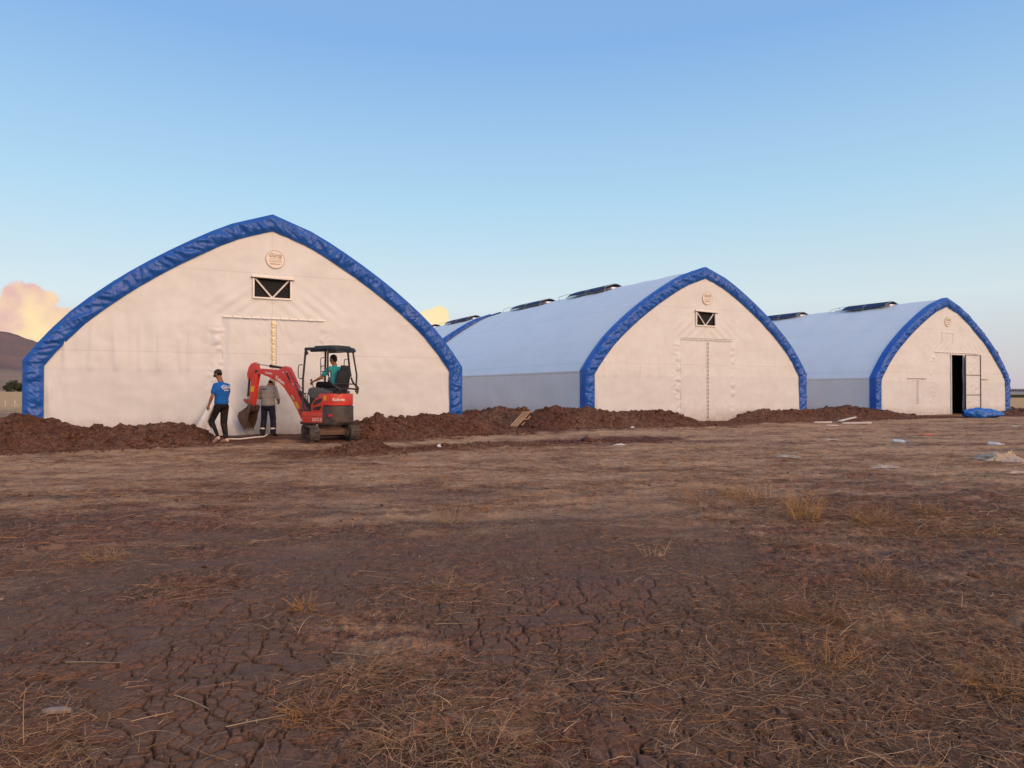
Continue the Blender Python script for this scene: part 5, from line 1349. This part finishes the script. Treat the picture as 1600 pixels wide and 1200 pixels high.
# crumpled sheets
def scrap(name, label, cat, px, py, lx, ly, h, mat, yaw=0, seed=0, group='scraps of plastic and paper lying on the field'):
    X, Y = gp(px, py, .02); n1, n2 = 34, 22
    U, Vv = np.meshgrid(np.linspace(-1, 1, n1), np.linspace(-1, 1, n2), indexing='ij')
    edge = 1 + fbm(U * 2 + seed, Vv * 2, 700 + seed, 2) * .5
    x = U * lx * .5 * edge; y = Vv * ly * .5 * (1 - .35 * U * (seed % 2)) * edge
    z = h * np.clip(1 - np.maximum(np.abs(U), np.abs(Vv)) ** 2.2, 0, 1) * (.75 + .6 * np.abs(fbm(U * 1.3, Vv * 1.4, 710 + seed, 2))) + np.abs(fbm(U * 3.5, Vv * 3.5, 720 + seed, 2)) * h * .14
    o = mesh_np(name, np.stack([x, y, z], -1).reshape(-1, 3), grid_faces(n1, n2), mat); o.location = (X, Y, float(gheight(X, Y, True)) + .010); o.rotation_euler = (0, 0, yaw)
    return tag(o, label, cat, group)
scrap('sack', 'beige woven sack lying crumpled at the right edge of the field', 'sack', 1562, 716, .74, .46, .15, M_SACK, R(-6), 1, None)
scrap('plastic_sheet', 'white and cream flap of plastic sticking out beside the beige sack', 'plastic sheet', 1581, 717.5, .46, .24, .07, M_BAG, R(-14), 3)
scrap('paper_scrap', 'cream yellowish piece of paper on top of the sack at right', 'paper', 1578, 713, .20, .16, .13, M_CREAM, R(-30), 5)
scrap('plastic_bag', 'long white plastic bag lying flat below the bluish bottle', 'plastic bag', 1384, 729, .44, .13, .05, M_BAG, R(-10), 4)
scrap('plastic_strip', 'narrow white plastic strip lying slanted, left of the plastic bag', 'plastic strip', 1231, 713, .42, .13, .05, M_BAG, R(-35), 7)
scrap('plastic_strip', 'thin pale strip lying flat above the slanted strip', 'plastic strip', 1297, 687, .44, .10, .035, M_BAG, R(-4), 6)
scrap('paper_scrap', 'small orange scrap lying near the open hangar door', 'scrap', 1449, 677, .42, .22, .035, M_ORANGE, R(8), 9)
scrap('plastic_strip', 'long flat white strip at the right edge, below the sack', 'plastic strip', 1590, 737.5, .34, .07, .035, M_BAG, R(-6), 11)
scrap('paper_scrap', 'white crumpled scrap on the string of clods, right of the small soil pile', 'scrap', 686, 698, .13, .09, .10, M_WBOARD, R(10), 2)
scrap('paper_scrap', 'flat white scrap on the stubble in front of the middle hangar heap', 'scrap', 968, 694, .28, .14, .04, M_WBOARD, R(5), 13)
scrap('paper_scrap', 'white scrap lying at the right edge, right of the blue tarpaulin', 'scrap', 1588, 665.5, .46, .20, .05, M_BAG, R(0), 15)
scrap('paper_scrap', 'tiny pale scrap at the foot of the middle heap', 'scrap', 988, 669.5, .12, .10, .06, M_WBOARD, R(0), 8)
X, Y = gp(92, 1112, .01)
b = MB(); b.hprism([(-.055, -.008), (-.03, .012), (.01, .018), (.05, .012), (.06, -.004), (.02, -.014), (-.02, -.016)], 0, .018, .004); o = b.build('flat_stone', M_STONE); o.location = (X, Y, float(gheight(X, Y)) + .004)
tag(o, 'flat pale stone on the soil near the bottom left corner', 'stone')

# fence posts far left
M_CONC = mat_basic('pale_concrete', (.62, .55, .50), .8, scale=3)
Zf = 55
fx, fy_ = at(8.5, Zf); zf = hz_at(639, Zf)
f = MB(); f.box((0, 0, .32), (.055, .055, .62), bevel=.01); o = f.build('fence_post', M_CONC); o.location = (fx, fy_, -.08); tag(o, 'plain white concrete post in the stubble field at the far left', 'fence post')
fx, fy_ = at(23.5, Zf)
t_ = thing('fence_post', 'white concrete corner post with two slanting struts, left of the nearest hangar', 'fence post', (fx, fy_, -.1))
f = MB(); f.box((0, 0, .32), (.06, .06, .64), bevel=.01); f.build('post', M_CONC, t_)
for s_ in (-1, 1):
    f = MB(); f.cyl((s_ * .33, 0, .04), (0, 0, .42), .025, 10); f.build('strut', M_CONC, t_)

# ------------------------------------------------------------------ far background
def mat_hill(name, c1, c2, c3, sc):
    m, n, l, p = new_mat(name); geo = n.new('ShaderNodeNewGeometry'); pos = geo.outputs['Position']
    a = noise_node(n, l, sc, 8, .65, pos); b_ = noise_node(n, l, sc * 9, 6, .7, pos)
    k = mixc(n, l, mrange(n, l, a.outputs[0], .38, .62), c1, c2); k = mixc(n, l, mrange(n, l, b_.outputs[0], .6, .75, 0, .8), k, c3)
    l.new(k, p.inputs['Base Color']); p.inputs['Roughness'].default_value = 1; p.inputs['Specular IOR Level'].default_value = 0
    bump(n, l, a.outputs[0], 1, 6, p); return m
M_HILL = mat_hill('dry_mountain', (.24, .175, .165), (.185, .145, .15), (.36, .29, .25), .006)
M_LOW = mat_hill('dry_foothill', (.34, .25, .20), (.27, .205, .17), (.42, .33, .26), .010)
def ridge(name, nodes, Z, depth, mat, seed, amp):
    """terrain ridge: nodes (px, silhouette y)"""
    xs = np.array([at(a_, Z)[0] for a_, _ in nodes]); hs = np.array([hz_at(b_, Z) for _, b_ in nodes])
    nx_, ny_ = 160, 40; x = np.linspace(xs[0], xs[-1], nx_); hh = np.interp(x, xs, hs)
    v = np.linspace(-1, 1, ny_); X = np.repeat(x[:, None], ny_, 1); Y = Z + v[None, :] * depth + 0 * X
    H = hh[:, None] * np.clip(1 - np.abs(v) ** 1.5, 0, 1)[None, :]
    H = H + fbm(X * 3 / depth, Y * 3 / depth, seed, 5) * amp * np.clip(H / (hh.max() * .3), 0, 1) - 2 * np.abs(v)[None, :] ** 6
    o = mesh_np(name, np.stack([X, Y, H], -1).reshape(-1, 3), grid_faces(nx_, ny_)[:, ::-1], mat); return tag(o, kind='structure')
ridge('mountain', [(-900, 612), (-600, 560), (-350, 500), (-180, 492), (-80, 505), (-30, 512), (0, 518), (14, 524), (30, 533), (48, 541), (62, 547), (90, 562), (140, 580), (230, 597), (330, 608), (420, 612)], 2600, 900, M_HILL, 900, 40)
ridge('foothill', [(-700, 612), (-300, 585), (-100, 578), (0, 577), (60, 581), (160, 592), (300, 603), (420, 611)], 1400, 420, M_LOW, 910, 6)
ridge('low_rise', [(-500, 611), (-100, 598), (0, 596), (60, 598), (200, 604), (330, 611)], 900, 160, M_LOW, 920, 2)
# trees at the foot of the hill
def mat_leaf(name, c1, c2):
    m, n, l, p = new_mat(name); geo = n.new('ShaderNodeNewGeometry'); a = noise_node(n, l, .6, 4, .6, geo.outputs['Position'])
    l.new(mixc(n, l, mrange(n, l, a.outputs[0], .4, .6), c1, c2), p.inputs['Base Color']); p.inputs['Roughness'].default_value = .7; return m
M_LEAF = mat_leaf('dark_foliage', (.030, .045, .028), (.050, .065, .038)); M_BARK = mat_basic('bark', (.10, .07, .05), .9, scale=2)
def tree(label, px, Z, h, w, seed):
    X, Y = at(px, Z); t = thing('tree', label, 'tree', (X, Y, 0), 0, 'trees at the foot of the mountain')
    rnd = np.random.default_rng(seed)
    b = MB(); b.tube([(0, 0, -.2), (.1, 0, h * .3), (0, .1, h * .7)], [.35, .25, .1], 8)
    for k in range(5): a = k * 1.3; b.tube([(0, 0, h * (.2 + .08 * k)), (math.cos(a) * w * .3, math.sin(a) * w * .3, h * (.45 + .08 * k))], [.12, .04], 6)
    b.build('trunk', M_BARK, t)
    n = 2600; cl = 26
    cc = rnd.normal(0, 1, (cl, 3)) * [w * .20, w * .20, h * .20] + [0, 0, h * .46]; rr_ = rnd.uniform(.12, .24, cl) * h
    i = rnd.integers(0, cl, n); d = rnd.normal(0, 1, (n, 3)); d /= np.linalg.norm(d, axis=1)[:, None]; c = cc[i] + d * (rr_[i] * rnd.random(n) ** .35)[:, None]
    c[:, 2] = np.clip(c[:, 2], h * .03, h)
    e1 = rnd.normal(0, 1, (n, 3)); e1 /= np.linalg.norm(e1, axis=1)[:, None]; e2 = np.cross(e1, rnd.normal(0, 1, (n, 3))); e2 /= np.linalg.norm(e2, axis=1)[:, None]
    s = rnd.uniform(.18, .42, n)[:, None]
    Vt = np.stack([c - e1 * s, c + e2 * s * .7, c + e1 * s, c - e2 * s * .7], 1).reshape(-1, 3)
    mesh_np('crown', Vt, np.arange(n * 4).reshape(-1, 4), M_LEAF, t, False)
tree('rounded dark tree standing leftmost at the foot of the mountain', 10.5, 560, 7.4, 7.5, 1)
tree('tall dark tree in the clump beside the nearest hangar, at the foot of the mountain', 23, 565, 9.2, 8.5, 2)
tree('small pale tree left of the tall dark tree at the foot of the mountain', 16, 600, 8.2, 6, 3)
tree('spreading tree half hidden by the left edge of the nearest hangar', 31, 575, 8.0, 10, 4)
# green crop and far viaduct at the right
M_GREEN = mat_hill('green_crop', (.06, .075, .035), (.085, .085, .045), (.12, .10, .06), .05)
def sheet(name, pts, z, mat):
    me = bpy.data.meshes.new(name); me.from_pydata([(x, y, z) for x, y in pts], [], [tuple(range(len(pts)))]); me.update(); return tag(link(name, me, mat), kind='structure')
sheet('crop_field', [(78, 125), (110, 118), (260, 150), (420, 240), (150, 205), (100, 190)], .05, M_GREEN)
M_PALE = mat_basic('pale_viaduct_concrete', (.30, .30, .33), .9, scale=.1)
M_FARPALE = mat_hill('pale_far_ground', (.34, .32, .34), (.38, .36, .37), (.40, .36, .34), .004)
sheet('pale_plain', [(170, 235), (330, 235), (1300, 800), (420, 800)], .03, M_FARPALE)
va = thing('viaduct', 'long low viaduct with many piers on the horizon at the right edge', 'viaduct', (*at(1600, 620), 0))
b = MB(); b.box((60, 0, 2.25), (420, 4, .75), bevel=.08); b.build('deck', M_PALE, va)
for k in range(34):
    b = MB(); b.box((-16 + 2.2 * k, 0, .9), (.7, 3.2, 1.95), bevel=.05); b.build('pier', M_PALE, va)
